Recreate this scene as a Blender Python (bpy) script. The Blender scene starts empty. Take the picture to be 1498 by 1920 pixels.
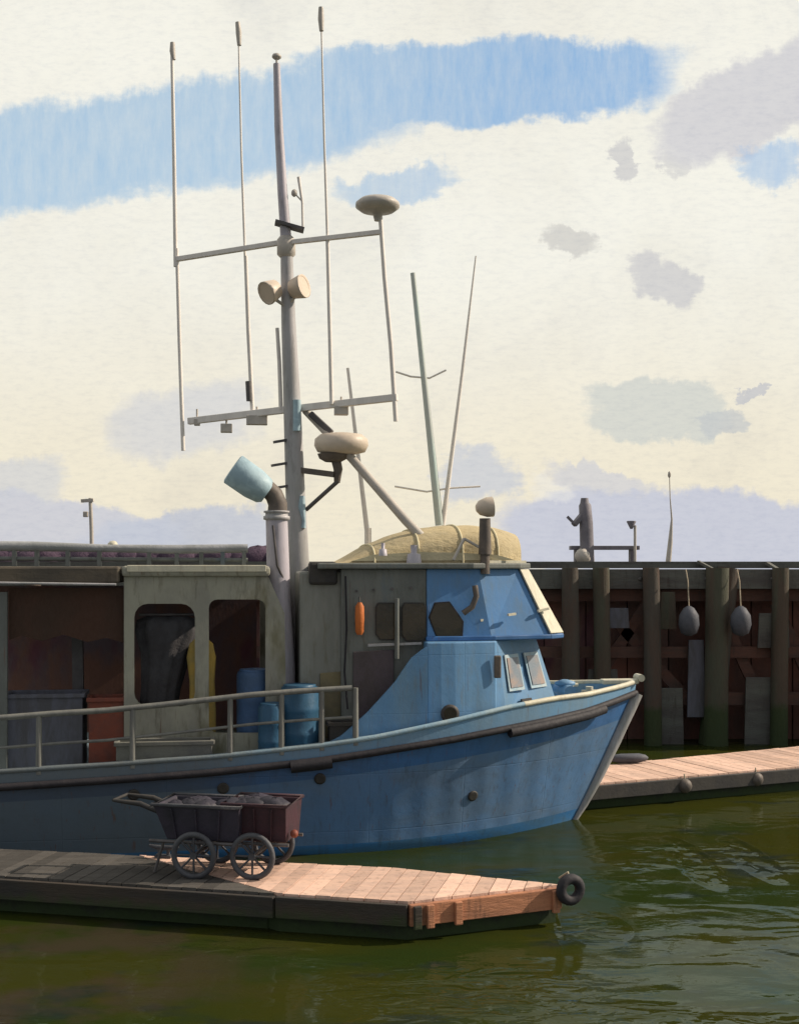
import bpy, math, random
from mathutils import Vector, Matrix
R = math.radians
random.seed(7)
SC = bpy.context.scene
COL = SC.collection

# ------------------------------------------------------------------ camera
EYE, FPX, CX, HZ = 4.2, 2300.0, 749.0, 1060.0
cam_d = bpy.data.cameras.new("camera"); cam = bpy.data.objects.new("camera", cam_d); COL.objects.link(cam)
cam.location = (0, 0, EYE); cam.rotation_euler = (R(90), 0, 0)
cam_d.sensor_fit = 'VERTICAL'; cam_d.sensor_height = 36.0
cam_d.lens = 36.0*FPX/1920.0
cam_d.shift_y = (HZ-960.0)/1920.0
cam_d.clip_end = 3000
SC.camera = cam
SC.render.resolution_x = 798; SC.render.resolution_y = 1024

# ------------------------------------------------------------------ light
SUN_DIR = Vector((0.80, 0.10, 0.56)).normalized()      # towards the sun: from the right, a touch behind
sd = bpy.data.lights.new("sun", 'SUN'); sd.energy = 5.0; sd.angle = R(0.6); sd.color = (1.0, 0.86, 0.70)
so = bpy.data.objects.new("sun", sd); COL.objects.link(so)
so.rotation_euler = SUN_DIR.to_track_quat('Z', 'Y').to_euler()
so.location = (30, 5, 30)
SC.view_settings.view_transform = 'Standard'; SC.view_settings.look = 'None'
SC.view_settings.exposure = 0.0; SC.view_settings.gamma = 1.0

# ------------------------------------------------------------------ node helpers
class NT:
    def __init__(s, tree): s.t = tree; s.n = tree.nodes; s.l = tree.links
    def node(s, typ, **kw):
        n = s.n.new(typ)
        for k, v in kw.items(): setattr(n, k, v)
        return n
    def put(s, inp, v):
        if v is None: return
        if hasattr(v, 'is_linked') or hasattr(v, 'links'): s.l.new(v, inp)
        else: inp.default_value = v
    def math(s, op, a, b=None, c=None, clamp=False):
        n = s.node('ShaderNodeMath', operation=op, use_clamp=clamp)
        s.put(n.inputs[0], a); s.put(n.inputs[1], b); s.put(n.inputs[2], c)
        return n.outputs[0]
    def noise(s, vec, scale, detail=3, rough=.55, dist=0):
        n = s.node('ShaderNodeTexNoise'); s.put(n.inputs['Vector'], vec)
        n.inputs['Scale'].default_value = scale; n.inputs['Detail'].default_value = detail
        n.inputs['Roughness'].default_value = rough; n.inputs['Distortion'].default_value = dist
        return n.outputs['Fac']
    def smooth(s, v, a, b):
        n = s.node('ShaderNodeMapRange', interpolation_type='SMOOTHSTEP'); s.put(n.inputs[0], v)
        n.inputs[1].default_value = a; n.inputs[2].default_value = b
        return n.outputs[0]
    def mix(s, f, a, b, blend='MIX'):
        n = s.node('ShaderNodeMix', data_type='RGBA', blend_type=blend); s.put(n.inputs[0], f)
        s.put(n.inputs[6], c4(a)); s.put(n.inputs[7], c4(b))
        return n.outputs[2]
    def scalev(s, vec, sc):
        n = s.node('ShaderNodeVectorMath', operation='MULTIPLY'); s.put(n.inputs[0], vec); n.inputs[1].default_value = sc
        return n.outputs[0]
def c4(c):
    return (*c, 1.0) if isinstance(c, tuple) and len(c) == 3 else c
def hx(h):                                            # sRGB hex -> linear
    h = h.lstrip('#'); o = []
    for i in (0, 2, 4):
        v = int(h[i:i+2], 16)/255
        o.append(v/12.92 if v <= .04045 else ((v+.055)/1.055)**2.4)
    return tuple(o)

# ------------------------------------------------------------------ sky
w = bpy.data.worlds.new("World"); SC.world = w; w.use_nodes = True
T = NT(w.node_tree); T.n.clear()
out = T.node('ShaderNodeOutputWorld')
sky = T.node('ShaderNodeTexSky', sky_type='NISHITA'); sky.sun_disc = False
sky.sun_elevation = math.asin(SUN_DIR.z); sky.sun_rotation = math.atan2(SUN_DIR.x, SUN_DIR.y)
sky.air_density = 1.0; sky.dust_density = .6; sky.ozone_density = 2.0
tc = T.node('ShaderNodeTexCoord'); sp = T.node('ShaderNodeSeparateXYZ'); T.l.new(tc.outputs['Generated'], sp.inputs[0])
sy_ = T.math('MAXIMUM', T.math('ABSOLUTE', sp.outputs[1]), .12)
az = T.math('MULTIPLY_ADD', T.math('DIVIDE', sp.outputs[0], sy_), 2.3, .749)     # cloud chart coordinates: bearing
el = T.math('MULTIPLY_ADD', T.math('DIVIDE', sp.outputs[2], sy_), -2.3, 1.06)    # and height
cv = T.node('ShaderNodeCombineXYZ'); T.l.new(az, cv.inputs[0]); T.l.new(el, cv.inputs[1])
cv = cv.outputs[0]
n1 = T.noise(cv, 5.0, 4, .6); n2 = T.noise(T.scalev(cv, (1, 1.3, 1)), 5.3, 4, .6)
strk = T.noise(T.scalev(cv, (9, 60, 1)), 1.6, 4, .65)          # horizontal wisps
strv = T.noise(T.scalev(cv, (34, 8, 1)), 1.3, 5, .7)          # upright wisps
n3 = T.noise(cv, 16, 5, .7); n4 = T.noise(T.scalev(cv, (1.1, 1, 1)), 17, 5, .7)
x_ = T.math('ADD', az, T.math('MULTIPLY_ADD', n1, .16, -.08))
x_ = T.math('ADD', x_, T.math('MULTIPLY_ADD', n3, .09, -.045))
x_ = T.math('ADD', x_, T.math('MULTIPLY_ADD', strk, .035, -.0175))
y_ = T.math('ADD', el, T.math('MULTIPLY_ADD', n2, .10, -.05))
y_ = T.math('ADD', y_, T.math('MULTIPLY_ADD', strv, .022, -.011))
y_ = T.math('ADD', y_, T.math('MULTIPLY_ADD', n4, .06, -.03))
def patch(cx, cy, rx, ry, ang=0, soft=.3, amt=1.0, pw=3):
    ca, sa = math.cos(R(ang)), math.sin(R(ang))
    dx = T.math('SUBTRACT', x_, cx/1000); dy = T.math('SUBTRACT', y_, cy/1000)
    a = T.math('ADD', T.math('MULTIPLY', dx, ca*1000/rx), T.math('MULTIPLY', dy, sa*1000/rx))
    b = T.math('ADD', T.math('MULTIPLY', dx, -sa*1000/ry), T.math('MULTIPLY', dy, ca*1000/ry))
    d = T.math('ADD', T.math('POWER', T.math('ABSOLUTE', a), pw), T.math('POWER', T.math('ABSOLUTE', b), pw))
    m = T.smooth(d, 1+soft, max(1-soft, 0.0))
    return T.math('MULTIPLY', m, amt) if amt != 1 else m
cream = T.mix(T.smooth(T.noise(cv, 1.7, 5, .6), .35, .7), hx('F7F5EA'), hx('EEEBDF'))
cream = T.mix(T.smooth(el, .45, 1.0), cream, hx('F2E9D2'))
col = cream
def lay(c, m):
    global col
    col = T.mix(m, col, hx(c) if isinstance(c, str) else c)
wisp = T.math('MULTIPLY_ADD', strv, .9, .35, clamp=True)
# low lavender banks and grey smudges
lay('CACDDA', T.math('MULTIPLY', patch(1250, 1010, 330, 85, 3, .35, .95), 1.0))
lay('C9CCD8', patch(1130, 905, 110, 25, 10, .6, .6))
lay('C8CBD8', patch(80, 985, 250, 50, 5, .5, .8))
lay('C5CAD6', patch(360, 1010, 190, 55, -4, .5, .85))
lay('CCD0D8', patch(20, 900, 100, 40, 0, .7, .6))
lay('CDD0D8', patch(340, 790, 130, 60, -10, .8, .6))
lay('C6CCD8', patch(890, 890, 70, 45, 0, .6, .7))
lay('D0D4CF', patch(1220, 765, 130, 52, 3, .4, .75))
lay('C6CACB', patch(1355, 785, 45, 20, -8, .5, .7))
lay('C6C7CB', patch(1400, 725, 28, 14, -20, .4, .8))
lay('D0CFD0', patch(1255, 525, 66, 42, 22, .5, .8))
lay('CFCDC8', patch(1075, 445, 62, 24, 18, .6, .75))
lay('CBCACB', patch(1168, 300, 24, 45, -8, .5, .7)); lay('CFCECE', patch(1262, 315, 26, 26, 0, .6, .55))
lay('D3D2D6', patch(1410, 190, 190, 75, -27, .5, .85))
lay('ECEAE4', patch(1030, 920, 50, 22, 20, .8, .5))
grain = T.noise(T.scalev(cv, (26, 70, 1)), 1.5, 6, .75)
col = T.mix(T.smooth(grain, .40, .75), col, T.mix(1.0, col, (.90, .91, .94), 'MULTIPLY'))
col = T.mix(T.smooth(T.noise(cv, 3.4, 6, .65, .8), .50, .78), col, T.mix(1.0, col, (.90, .905, .93), 'MULTIPLY'))
# blue openings
blue_m = T.math('MAXIMUM', patch(270, 265, 520, 100, -9, .45), patch(880, 158, 380, 80, -3, .4))
blue_m = T.math('MAXIMUM', blue_m, patch(745, 345, 120, 30, -12, .7, .7))
blue_m = T.math('MAXIMUM', blue_m, patch(1425, 305, 60, 38, 0, .8, .7))
blue_m = T.math('MULTIPLY', blue_m, T.math('MULTIPLY_ADD', wisp, .75, .25, clamp=True))
bg_c = T.node('ShaderNodeBackground'); T.l.new(col, bg_c.inputs[0]); bg_c.inputs[1].default_value = 1.0
bg_s = T.node('ShaderNodeBackground'); bg_s.inputs[1].default_value = .11
T.l.new(T.mix(.6, sky.outputs[0], T.mix(T.smooth(az, .35, 1.15), (5.2, 7.1, 8.6), (3.1, 5.4, 8.3))), bg_s.inputs[0])
ms = T.node('ShaderNodeMixShader'); T.l.new(blue_m, ms.inputs[0]); T.l.new(bg_c.outputs[0], ms.inputs[1]); T.l.new(bg_s.outputs[0], ms.inputs[2])
# the sky behind the painter's back, unseen: darker grey added to deepen the shade
bg_b = T.node('ShaderNodeBackground'); bg_b.inputs[0].default_value = (.43, .44, .46, 1); bg_b.inputs[1].default_value = 1.0
mb_ = T.node('ShaderNodeMixShader'); T.l.new(T.smooth(sp.outputs[1], .10, -.35), mb_.inputs[0]); T.l.new(ms.outputs[0], mb_.inputs[1]); T.l.new(bg_b.outputs[0], mb_.inputs[2])
T.l.new(mb_.outputs[0], out.inputs[0])

# ------------------------------------------------------------------ materials
MATS = {}
def mat(name, c1, c2=None, scale=2.5, stretch=(1, 1, 1), rough=.65, bump=.25, grime=None, gamt=.5, metal=0, spec=.4, c3=None, fine=18, aft=None, tide=None, rust=0, island=0, plate=0):
    m = bpy.data.materials.new(name); m.use_nodes = True; t = NT(m.node_tree)
    b = t.n['Principled BSDF']; tcn = t.node('ShaderNodeTexCoord'); o = tcn.outputs['Object']
    v = t.scalev(o, stretch)
    c1 = hx(c1) if isinstance(c1, str) else c1
    c2 = c1 if c2 is None else (hx(c2) if isinstance(c2, str) else c2)
    f = t.smooth(t.noise(v, scale, 5, .62, .4), .38, .64)
    c = t.mix(f, c1, c2)
    if c3:
        f3 = t.smooth(t.noise(t.scalev(v, (1.3, .9, 1.1)), scale*.7, 4, .6), .54, .66)
        c = t.mix(t.math('MULTIPLY', f3, .8), c, hx(c3))
    if grime:
        g = t.smooth(t.noise(t.scalev(o, (5, 5, .8)), 2.2, 5, .7), .50, .72)
        c = t.mix(t.math('MULTIPLY', g, gamt), c, hx(grime))
    sx_ = t.node('ShaderNodeSeparateXYZ'); t.l.new(o, sx_.inputs[0])
    if aft:        # paint worn chalky grey over the after part
        a_ = t.math('ADD', sx_.outputs[0], t.math('MULTIPLY_ADD', t.noise(o, .9, 5, .7), 3.0, -1.5))
        c = t.mix(t.math('MULTIPLY', t.smooth(a_, -3.2, -7.0), .85), c, aft)
    if island:     # every board its own tone
        gi = t.node('ShaderNodeNewGeometry'); k_ = t.math('MULTIPLY_ADD', gi.outputs['Random Per Island'], 2*island, 1-island)
        kk = t.node('ShaderNodeCombineColor')
        for q_ in range(3): t.l.new(k_, kk.inputs[q_])
        c = t.mix(1.0, c, kk.outputs[0], 'MULTIPLY')
    if rust:       # thin rust runs
        r_ = t.smooth(t.noise(t.scalev(o, (7, 7, .35)), 2.6, 4, .6), .63, .72)
        c = t.mix(t.math('MULTIPLY', r_, rust), c, (.13, .06, .03))
    if tide:       # weed and slime up to the high water line
        z_ = t.math('ADD', sx_.outputs[2], t.math('MULTIPLY_ADD', t.noise(o, 3, 4, .7), .5, -.25))
        c = t.mix(t.math('MULTIPLY', t.smooth(z_, tide+.12, tide-.12), .8), c, (.030, .052, .014))
    fn = t.noise(v, fine, 4, .7)
    c = t.mix(t.math('MULTIPLY_ADD', fn, .5, -.1, clamp=True), c, t.mix(1.0, c, (.72, .72, .72), 'MULTIPLY'))
    t.l.new(c, b.inputs['Base Color'])
    t.l.new(t.math('MULTIPLY_ADD', fn, .3, rough-.15, clamp=True), b.inputs['Roughness'])
    b.inputs['Metallic'].default_value = metal; b.inputs['Specular IOR Level'].default_value = spec
    if plate:
        ax_ = t.math('ABSOLUTE', t.math('SUBTRACT', t.math('FRACT', t.math('MULTIPLY', sx_.outputs[0], 1/1.45)), .5))
        az_ = t.math('ABSOLUTE', t.math('SUBTRACT', t.math('FRACT', t.math('MULTIPLY_ADD', sx_.outputs[2], 1/.85, .12)), .5))
        seam = t.math('MAXIMUM', t.smooth(ax_, .008, .002), t.smooth(az_, .014, .004))
        wv = t.math('MULTIPLY', t.math('SINE', t.math('MULTIPLY', sx_.outputs[0], 13.0)), .25)
        b2 = t.node('ShaderNodeBump'); b2.inputs['Strength'].default_value = .8; b2.inputs['Distance'].default_value = plate
        t.l.new(t.math('ADD', t.math('ADD', wv, t.math('MULTIPLY', seam, -.10)), t.noise(o, 1.6, 3)), b2.inputs['Height'])
        c = t.mix(t.math('MULTIPLY', seam, .14), c, t.mix(1.0, c, (.5, .5, .5), 'MULTIPLY')); t.l.new(c, b.inputs['Base Color'])
    if bump:
        bp = t.node('ShaderNodeBump'); bp.inputs['Strength'].default_value = bump; bp.inputs['Distance'].default_value = .02
        t.l.new(t.math('ADD', fn, t.noise(v, scale*2.2, 3)), bp.inputs['Height']); (t.l.new(b2.outputs[0], bp.inputs['Normal']) if plate else None); t.l.new(bp.outputs[0], b.inputs['Normal'])
    MATS[name] = m
    return m
mat('hull_blue', (.095, .20, .38), (.11, .185, .30), .9, (.8, 1, 1.6), .42, .12, '4A5560', .5, c3='5C7390', aft=(.10, .125, .145), rust=.6, plate=.02)
mat('sheer_blue', (.05, .15, .36), (.05, .13, .28), 1.2, (.6, 1, 2), .42, .12, '2E4058', .35, aft=(.075, .09, .11), rust=.45, plate=.02)
mat('boot_blue', (.03, .15, .36), (.05, .14, .26), 1.5, (.6, 1, 2), .5, .15, '3A4A50', .5)
mat('house_blue', (.12, .27, .47), (.13, .25, .38), 1.1, (1, 1, .8), .5, .15, '6E7F88', .5, c3='6C93B4', rust=.5, plate=.012)
mat('visor_blue', (.09, .24, .50), (.10, .22, .40), 1.1, (1, 1, .8), .5, .12, '6E7F88', .4, rust=.4)
mat('bulwark_blue', (.13, .28, .45), (.16, .27, .38), 1.1, (1, 1, .8), .5, .2, '6E7F88', .5, c3='6C93B4', rust=.4, aft=(.12, .13, .13))
mat('cap_blue', (.24, .38, .48), (.32, .42, .46), 2.5, (1, 1, 1), .6, .3, '8A8F88', .5, aft=(.13, .135, .13))
mat('post_grey', (.20, .185, .21), (.15, .14, .16), 3)
mat('deck_blue', (.34, .48, .56), (.44, .52, .54), 2.5, (1, 1, 1), .6, .25, '8A8F88', .5)
mat('cream_paint', (.62, .58, .44), (.52, .50, .40), 3, (1, 1, 1), .55, .2, '8C7A60', .4)
mat('rubber', (.018, .017, .022), (.03, .026, .03), 4, (1, 1, 1), .7, .3)
mat('shed_paint', (.34, .335, .265), (.27, .265, .22), 1.6, (1, 1, .5), .65, .25, '55503C', .6, c3='6E6A50', rust=.5)
mat('canopy_brown', (.13, .105, .075), (.075, .065, .052), 2.0, (.5, 1, 1), .75, .3, '3C332A', .5)
mat('dark_interior', (.20, .095, .065), (.13, .09, .10), 1.2, (1, 1, .5), .8, .3, c3='6A3A48')
mat('curtain_brown', (.065, .030, .018), (.05, .028, .018), 1.2, (1, 1, .5), .8, .3)
mat('house_grey', (.17, .18, .165), (.13, .14, .13), 1.5, (1, 1, .4), .6, .2, '55564A', .6, c3='5E6A70', rust=.5)
mat('casing_grey', (.27, .275, .245), (.21, .215, .19), 1.5, (1, 1, .4), .6, .2, '6A6650', .6, rust=.5)
mat('mast_grey', (.42, .41, .42), (.34, .34, .335), 2.0, (2, 2, .5), .5, .15, '6E6A66', .5)
mat('stack_lavender', (.48, .45, .50), (.40, .38, .42), 2.0, (2, 2, .5), .5, .15, '6A6058', .5)
mat('rail_grey', (.20, .20, .18), (.15, .15, .14), 3, (2, 2, .5), .55, .15)
mat('pole_grey', (.78, .74, .69), (.70, .66, .62), 3, (2, 2, .5), .55, .15)
mat('pole_green', (.48, .60, .57), (.48, .52, .49), 2, (2, 2, .3), .55, .15)
mat('steel_dark', (.12, .11, .11), (.08, .075, .075), 3, (1, 1, 1), .5, .2, metal=.2)
mat('cowl_blue', (.38, .52, .58), (.30, .42, .48), 5, (1, 1, 1), .55, .2)
mat('bracket_brown', (.14, .115, .095), (.10, .085, .075), 4, (1, 1, 1), .6, .2)
mat('dome_tan', (.62, .52, .42), (.54, .46, .37), 3, (1, 1, 1), .5, .15)
mat('lamp_grey', (.50, .46, .41), (.42, .39, .35), 4, (1, 1, 1), .5, .15)
mat('canvas_tan', (.50, .41, .24), (.43, .36, .22), 2.2, (.5, 1, 1), .85, 1.0, '7D6A40', .4)
mat('canvas_pale', (.62, .56, .36), (.55, .49, .33), 2.2, (.5, 1, 1), .85, .5)
mat('glass_dark', (.030, .024, .014), (.06, .045, .025), 1.5, (1, 1, 1), .16, .10, spec=.5)
mat('glass_pale', (.22, .26, .30), (.38, .30, .26), 2.5, (1, 1, 1), .25, .03)
mat('trim_dark', (.05, .045, .04), (.035, .033, .033), 3)
mat('orange_paint', (.55, .15, .03), (.42, .12, .03), 4)
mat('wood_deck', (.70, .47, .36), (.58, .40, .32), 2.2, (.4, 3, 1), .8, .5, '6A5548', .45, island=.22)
mat('wood_face_lit', (.46, .20, .105), (.34, .15, .085), 2.0, (.6, .6, 4), .8, .6, '4A3A30', .6)  # fascia wood for sunlit faces, warm light put into its colour
mat('wood_face_shaded', (.055, .042, .032), (.035, .032, .030), 1.6, (.4, .4, 3), .85, .6, '3A3830', .5, tide=.22)  # same fascia wood darkened in colour for shaded faces, weed low down
mat('foam_black', (.012, .012, .012), (.02, .02, .017), 3, rough=.9, tide=.14)
mat('pile_dark', (.085, .078, .065), (.095, .065, .05), 1.4, (2, 2, .4), .9, .9, '4E4A42', .6, tide=.9)
mat('pile_olive', (.075, .078, .055), (.085, .065, .048), 1.4, (2, 2, .4), .9, .9, tide=.9)
mat('timber_brown', (.12, .06, .045), (.09, .055, .045), 1.4, (.3, 1, 2), .9, .6, '3A3834', .6)
mat('timber_grey', (.125, .13, .115), (.09, .085, .08), 1.2, (.4, 1, 2), .9, .6, '3E3430', .5)
mat('wood_deck_shaded', (.085, .078, .070), (.06, .055, .05), 2.2, (.4, 3, 1), .85, .5, '3A352E', .5, island=.3)  # float planks darkened in colour for the shade left of the carts
mat('bank_dark', (.22, .10, .075), (.15, .095, .08), .8, (1, 1, .5), rough=.95, bump=.8, c3='5A3A44', island=.3)
mat('mud', (.03, .027, .012), (.02, .022, .012), .8, rough=.95)
mat('float_pale', (.085, .09, .11), (.06, .065, .08), 3)
mat('board_grey', (.105, .11, .14), (.08, .08, .09), 3, (2, 2, .5))
mat('tote_blue', (.035, .115, .21), (.03, .09, .15), 2, rough=.45)
mat('tarp_blue', (.055, .12, .25), (.045, .09, .17), 2, rough=.6, bump=.5)
mat('ochre_cloth', (.34, .23, .05), (.25, .19, .06), 3, rough=.85, bump=.5)
mat('red_tub', (.22, .055, .03), (.15, .05, .035), 3, rough=.6)
mat('net_purple', (.085, .055, .085), (.055, .035, .06), 5, rough=.95, bump=1.2)
mat('tote_grey', (.20, .20, .17), (.15, .15, .14), 2, rough=.7)
mat('door_mauve', (.095, .075, .085), (.075, .06, .06), 2, rust=.4)
mat('locker_ochre', (.20, .17, .09), (.15, .13, .08), 2, rust=.4)
mat('tarp_dark', (.05, .05, .055), (.035, .033, .036), 2, rough=.8, bump=.8)
mat('tub_purple', (.040, .034, .052), (.025, .024, .034), 2.5, rough=.6)
mat('tub_maroon', (.055, .022, .030), (.035, .02, .026), 2.5, rough=.6)
mat('wheel_grey', (.075, .078, .088), (.05, .05, .058), 4, rough=.6)
mat('rope_pale', (.45, .38, .28), (.36, .30, .22), 8, rough=.9, bump=.6)
mat('lavender_roll', (.34, .35, .36), (.26, .27, .27), 3, (1, 1, 1), .8, .4)

# water
m = bpy.data.materials.new('harbour_water'); m.use_nodes = True; t = NT(m.node_tree)
t.n.remove(t.n['Principled BSDF']); o = t.node('ShaderNodeTexCoord').outputs['Object']
f = t.smooth(t.noise(t.scalev(o, (.5, .8, 1)), .45, 4, .6), .42, .62)
c = t.mix(f, (.030, .032, .005), (.018, .029, .006))
f = t.smooth(t.noise(t.scalev(o, (.7, 1.2, 1)), .7, 4, .6), .54, .66)
c = t.mix(t.math('MULTIPLY', f, .7), c, (.011, .018, .019))
br = t.node('ShaderNodeSeparateXYZ'); t.l.new(o, br.inputs[0])
sh = t.math('MULTIPLY', t.smooth(br.outputs[0], -.3, -3.0), t.smooth(t.noise(t.scalev(o, (.9, .8, 1)), .8, 4, .6), .42, .60))
c = t.mix(t.math('MULTIPLY', sh, .8), c, (.040, .030, .020))
h1 = t.noise(t.scalev(o, (.9, 1.5, 1)), .8, 2, .5, .6)
h2 = t.noise(t.scalev(o, (1, 1.8, 1)), 2.6, 2, .5, .6)
h3 = t.noise(t.scalev(o, (1, 1.8, 1)), 11, 2, .5)
so2 = t.node('ShaderNodeSeparateXYZ'); t.l.new(o, so2.inputs[0])
paw = t.smooth(t.noise(t.scalev(o, (.32, .5, 1)), 1.0, 3, .5), .53, .66)           # cat's paws: rougher patches of water
def gust(cx_, cy_, rx, ry):
    a_ = t.math('POWER', t.math('MULTIPLY', t.math('SUBTRACT', so2.outputs[0], cx_), 1/rx), 2); b_ = t.math('POWER', t.math('MULTIPLY', t.math('SUBTRACT', so2.outputs[1], cy_), 1/ry), 2)
    return t.smooth(t.math('ADD', a_, b_), 1.0, .2)
gus = None
for g_ in ((4.15, 17.4, .34, 1.7), (5.02, 17.6, .32, 1.6), (1.75, 15.1, .16, 1.6)):
    gq = gust(*g_); gus = gq if gus is None else t.math('MAXIMUM', gus, gq)
for g_ in ((.6, 12.1, 1.7, 1.0), (2.2, 14.2, .5, .8)):
    paw = t.math('MAXIMUM', paw, gust(*g_))
h = t.math('ADD', t.math('MULTIPLY', h1, .07), t.math('MULTIPLY', h3, .0022))
h = t.math('ADD', h, t.math('MULTIPLY', h2, t.math('MULTIPLY_ADD', paw, .095, .006)))
h4 = t.noise(t.scalev(o, (1, .55, 1)), 5.0, 1, .5, .3)
h = t.math('ADD', h, t.math('MULTIPLY', h4, t.math('MULTIPLY', gus, .20)))
bp = t.node('ShaderNodeBump'); bp.inputs['Strength'].default_value = 1; bp.inputs['Distance'].default_value = .5
t.l.new(h, bp.inputs['Height'])
df = t.node('ShaderNodeBsdfDiffuse'); t.l.new(c, df.inputs[0])
gl = t.node('ShaderNodeBsdfGlossy'); gl.inputs['Roughness'].default_value = .05; gl.inputs[0].default_value = (.82, .97, 1.0, 1); t.l.new(bp.outputs[0], gl.inputs['Normal'])
fr = t.node('ShaderNodeFresnel'); fr.inputs[0].default_value = 1.33; t.l.new(bp.outputs[0], fr.inputs['Normal'])
mx = t.node('ShaderNodeMixShader'); t.l.new(t.math('MULTIPLY', fr.outputs[0], .62, clamp=True), mx.inputs[0]); t.l.new(df.outputs[0], mx.inputs[1]); t.l.new(gl.outputs[0], mx.inputs[2])
t.l.new(mx.outputs[0], t.n['Material Output'].inputs[0])
MATS['water'] = m

# ------------------------------------------------------------------ mesh builder
class MB:
    def __init__(s): s.v = []; s.f = []; s.sm = []; s.mi = []
    def add(s, vs, fs, smooth=False, mi=0):
        o = len(s.v); s.v += [tuple(p) for p in vs]
        for f_ in fs: s.f.append(tuple(i+o for i in f_)); s.sm.append(smooth); s.mi.append(mi)
        return s
    def hexa(s, p, mi=0):       # p: 4 bottom, 4 top
        return s.add(p, [(3, 2, 1, 0), (4, 5, 6, 7), (0, 1, 5, 4), (1, 2, 6, 5), (2, 3, 7, 6), (3, 0, 4, 7)], mi=mi)
    def box(s, c, d, rz=0, M=None, mi=0):
        x, y, z = d[0]/2, d[1]/2, d[2]/2; ca, sa = math.cos(rz), math.sin(rz); vs = []
        for zz in (-z, z):
            for (a, b_) in ((-x, -y), (x, -y), (x, y), (-x, y)):
                vs.append((c[0]+a*ca-b_*sa, c[1]+a*sa+b_*ca, c[2]+zz))
        return s.hexa(vs, mi)
    def beam(s, a, b, w_, h_):  # box along a segment
        a, b = Vector(a), Vector(b); d = (b-a).normalized(); up = Vector((0, 0, 1)) if abs(d.z) < .9 else Vector((1, 0, 0))
        sx = d.cross(up).normalized(); u = sx.cross(d); vs = []
        for e in (a, b):
            for (i, j) in ((-1, -1), (1, -1), (1, 1), (-1, 1)): vs.append(e+sx*i*w_/2+u*j*h_/2)
        return s.hexa(vs)
    def tube(s, pts, r, n=10, cap=True, wob=0):
        pts = [Vector(p) for p in pts]; rs = r if isinstance(r, (list, tuple)) else [r]*len(pts)
        d0 = (pts[1]-pts[0]).normalized(); ref = Vector((0, 0, 1)) if abs(d0.z) < .9 else Vector((1, 0, 0))
        vs = []; closed = (pts[0]-pts[-1]).length < 1e-5; a = d0.cross(ref)
        for i, p in enumerate(pts):
            nx, pv = pts[min(i+1, len(pts)-1)], pts[max(i-1, 0)]
            if closed and i in (0, len(pts)-1): nx, pv = pts[1], pts[-2]
            d = (nx-pv).normalized()
            a = (a-d*a.dot(d)).normalized(); b_ = a.cross(d)
            for k in range(n):
                th = 2*math.pi*k/n; rr = rs[i]*(1+random.uniform(-wob, wob))
                vs.append(p+a*math.cos(th)*rr+b_*math.sin(th)*rr)
        fs = [(i*n+k, i*n+(k+1) % n, (i+1)*n+(k+1) % n, (i+1)*n+k) for i in range(len(pts)-1) for k in range(n)]
        s.add(vs, fs, True)
        if cap:
            s.add(vs[:n], [tuple(range(n))[::-1]]); s.add(vs[-n:], [tuple(range(n))])
        return s
    def lathe(s, c, prof, n=24, axis=(0, 0, 1), cap=True):   # prof: (r, h) along axis
        ax = Vector(axis).normalized(); ref = Vector((1, 0, 0)) if abs(ax.x) < .9 else Vector((0, 1, 0))
        a = ax.cross(ref).normalized(); b_ = ax.cross(a); c = Vector(c); vs = []
        for (r, h_) in prof:
            for k in range(n):
                th = 2*math.pi*k/n; vs.append(c+ax*h_+(a*math.cos(th)+b_*math.sin(th))*max(r, .0005))
        fs = [(i*n+k, (i+1)*n+k, (i+1)*n+(k+1) % n, i*n+(k+1) % n) for i in range(len(prof)-1) for k in range(n)]
        s.add(vs, fs, True)
        if cap: s.add(vs[:n], [tuple(range(n))]); s.add(vs[-n:], [tuple(range(n))[::-1]])
        return s
    def prism(s, poly, off, mi=0):                           # planar polygon (3D) extruded by off
        n = len(poly); P = [Vector(p) for p in poly]; Q = [p+Vector(off) for p in P]
        return s.add(P+Q, [tuple(range(n))[::-1], tuple(range(n, 2*n))]+[(i, (i+1) % n, n+(i+1) % n, n+i) for i in range(n)], mi=mi)
    def blob(s, c, r, sub=2, wob=.08, sq=(1, 1, 1)):
        n, k = 14, 8; prof = []
        vs = []
        for i in range(k+1):
            ph = math.pi*i/k
            for j in range(n):
                th = 2*math.pi*j/n; w_ = 1+random.uniform(-wob, wob)
                vs.append((c[0]+r*sq[0]*math.sin(ph)*math.cos(th)*w_, c[1]+r*sq[1]*math.sin(ph)*math.sin(th)*w_, c[2]-r*sq[2]*math.cos(ph)*w_))
        return s.add(vs, [(i*n+j, i*n+(j+1) % n, (i+1)*n+(j+1) % n, (i+1)*n+j) for i in range(k) for j in range(n)], True)
    def build(s, name, mats, parent=None, bevel=0):
        me = bpy.data.meshes.new(name); me.from_pydata(s.v, [], s.f); me.update()
        for k, m_ in enumerate(mats if isinstance(mats, list) else [mats]): me.materials.append(MATS[m_])
        for p, q, mi in zip(me.polygons, s.sm, s.mi): p.use_smooth = q; p.material_index = mi
        ob = bpy.data.objects.new(name, me); COL.objects.link(ob)
        if parent: ob.parent = parent
        import bmesh
        bm = bmesh.new(); bm.from_mesh(me); bmesh.ops.recalc_face_normals(bm, faces=bm.faces); bm.to_mesh(me); bm.free()
        if bevel:
            md = ob.modifiers.new('bevel', 'BEVEL'); md.width = bevel; md.segments = 2; md.limit_method = 'ANGLE'; md.angle_limit = R(40)
        return ob
def tag(o_, label=None, cat=None, group=None, kind=None):
    for k, v in (('label', label), ('category', cat), ('group', group), ('kind', kind)):
        if v: o_[k] = v
    return o_
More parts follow.
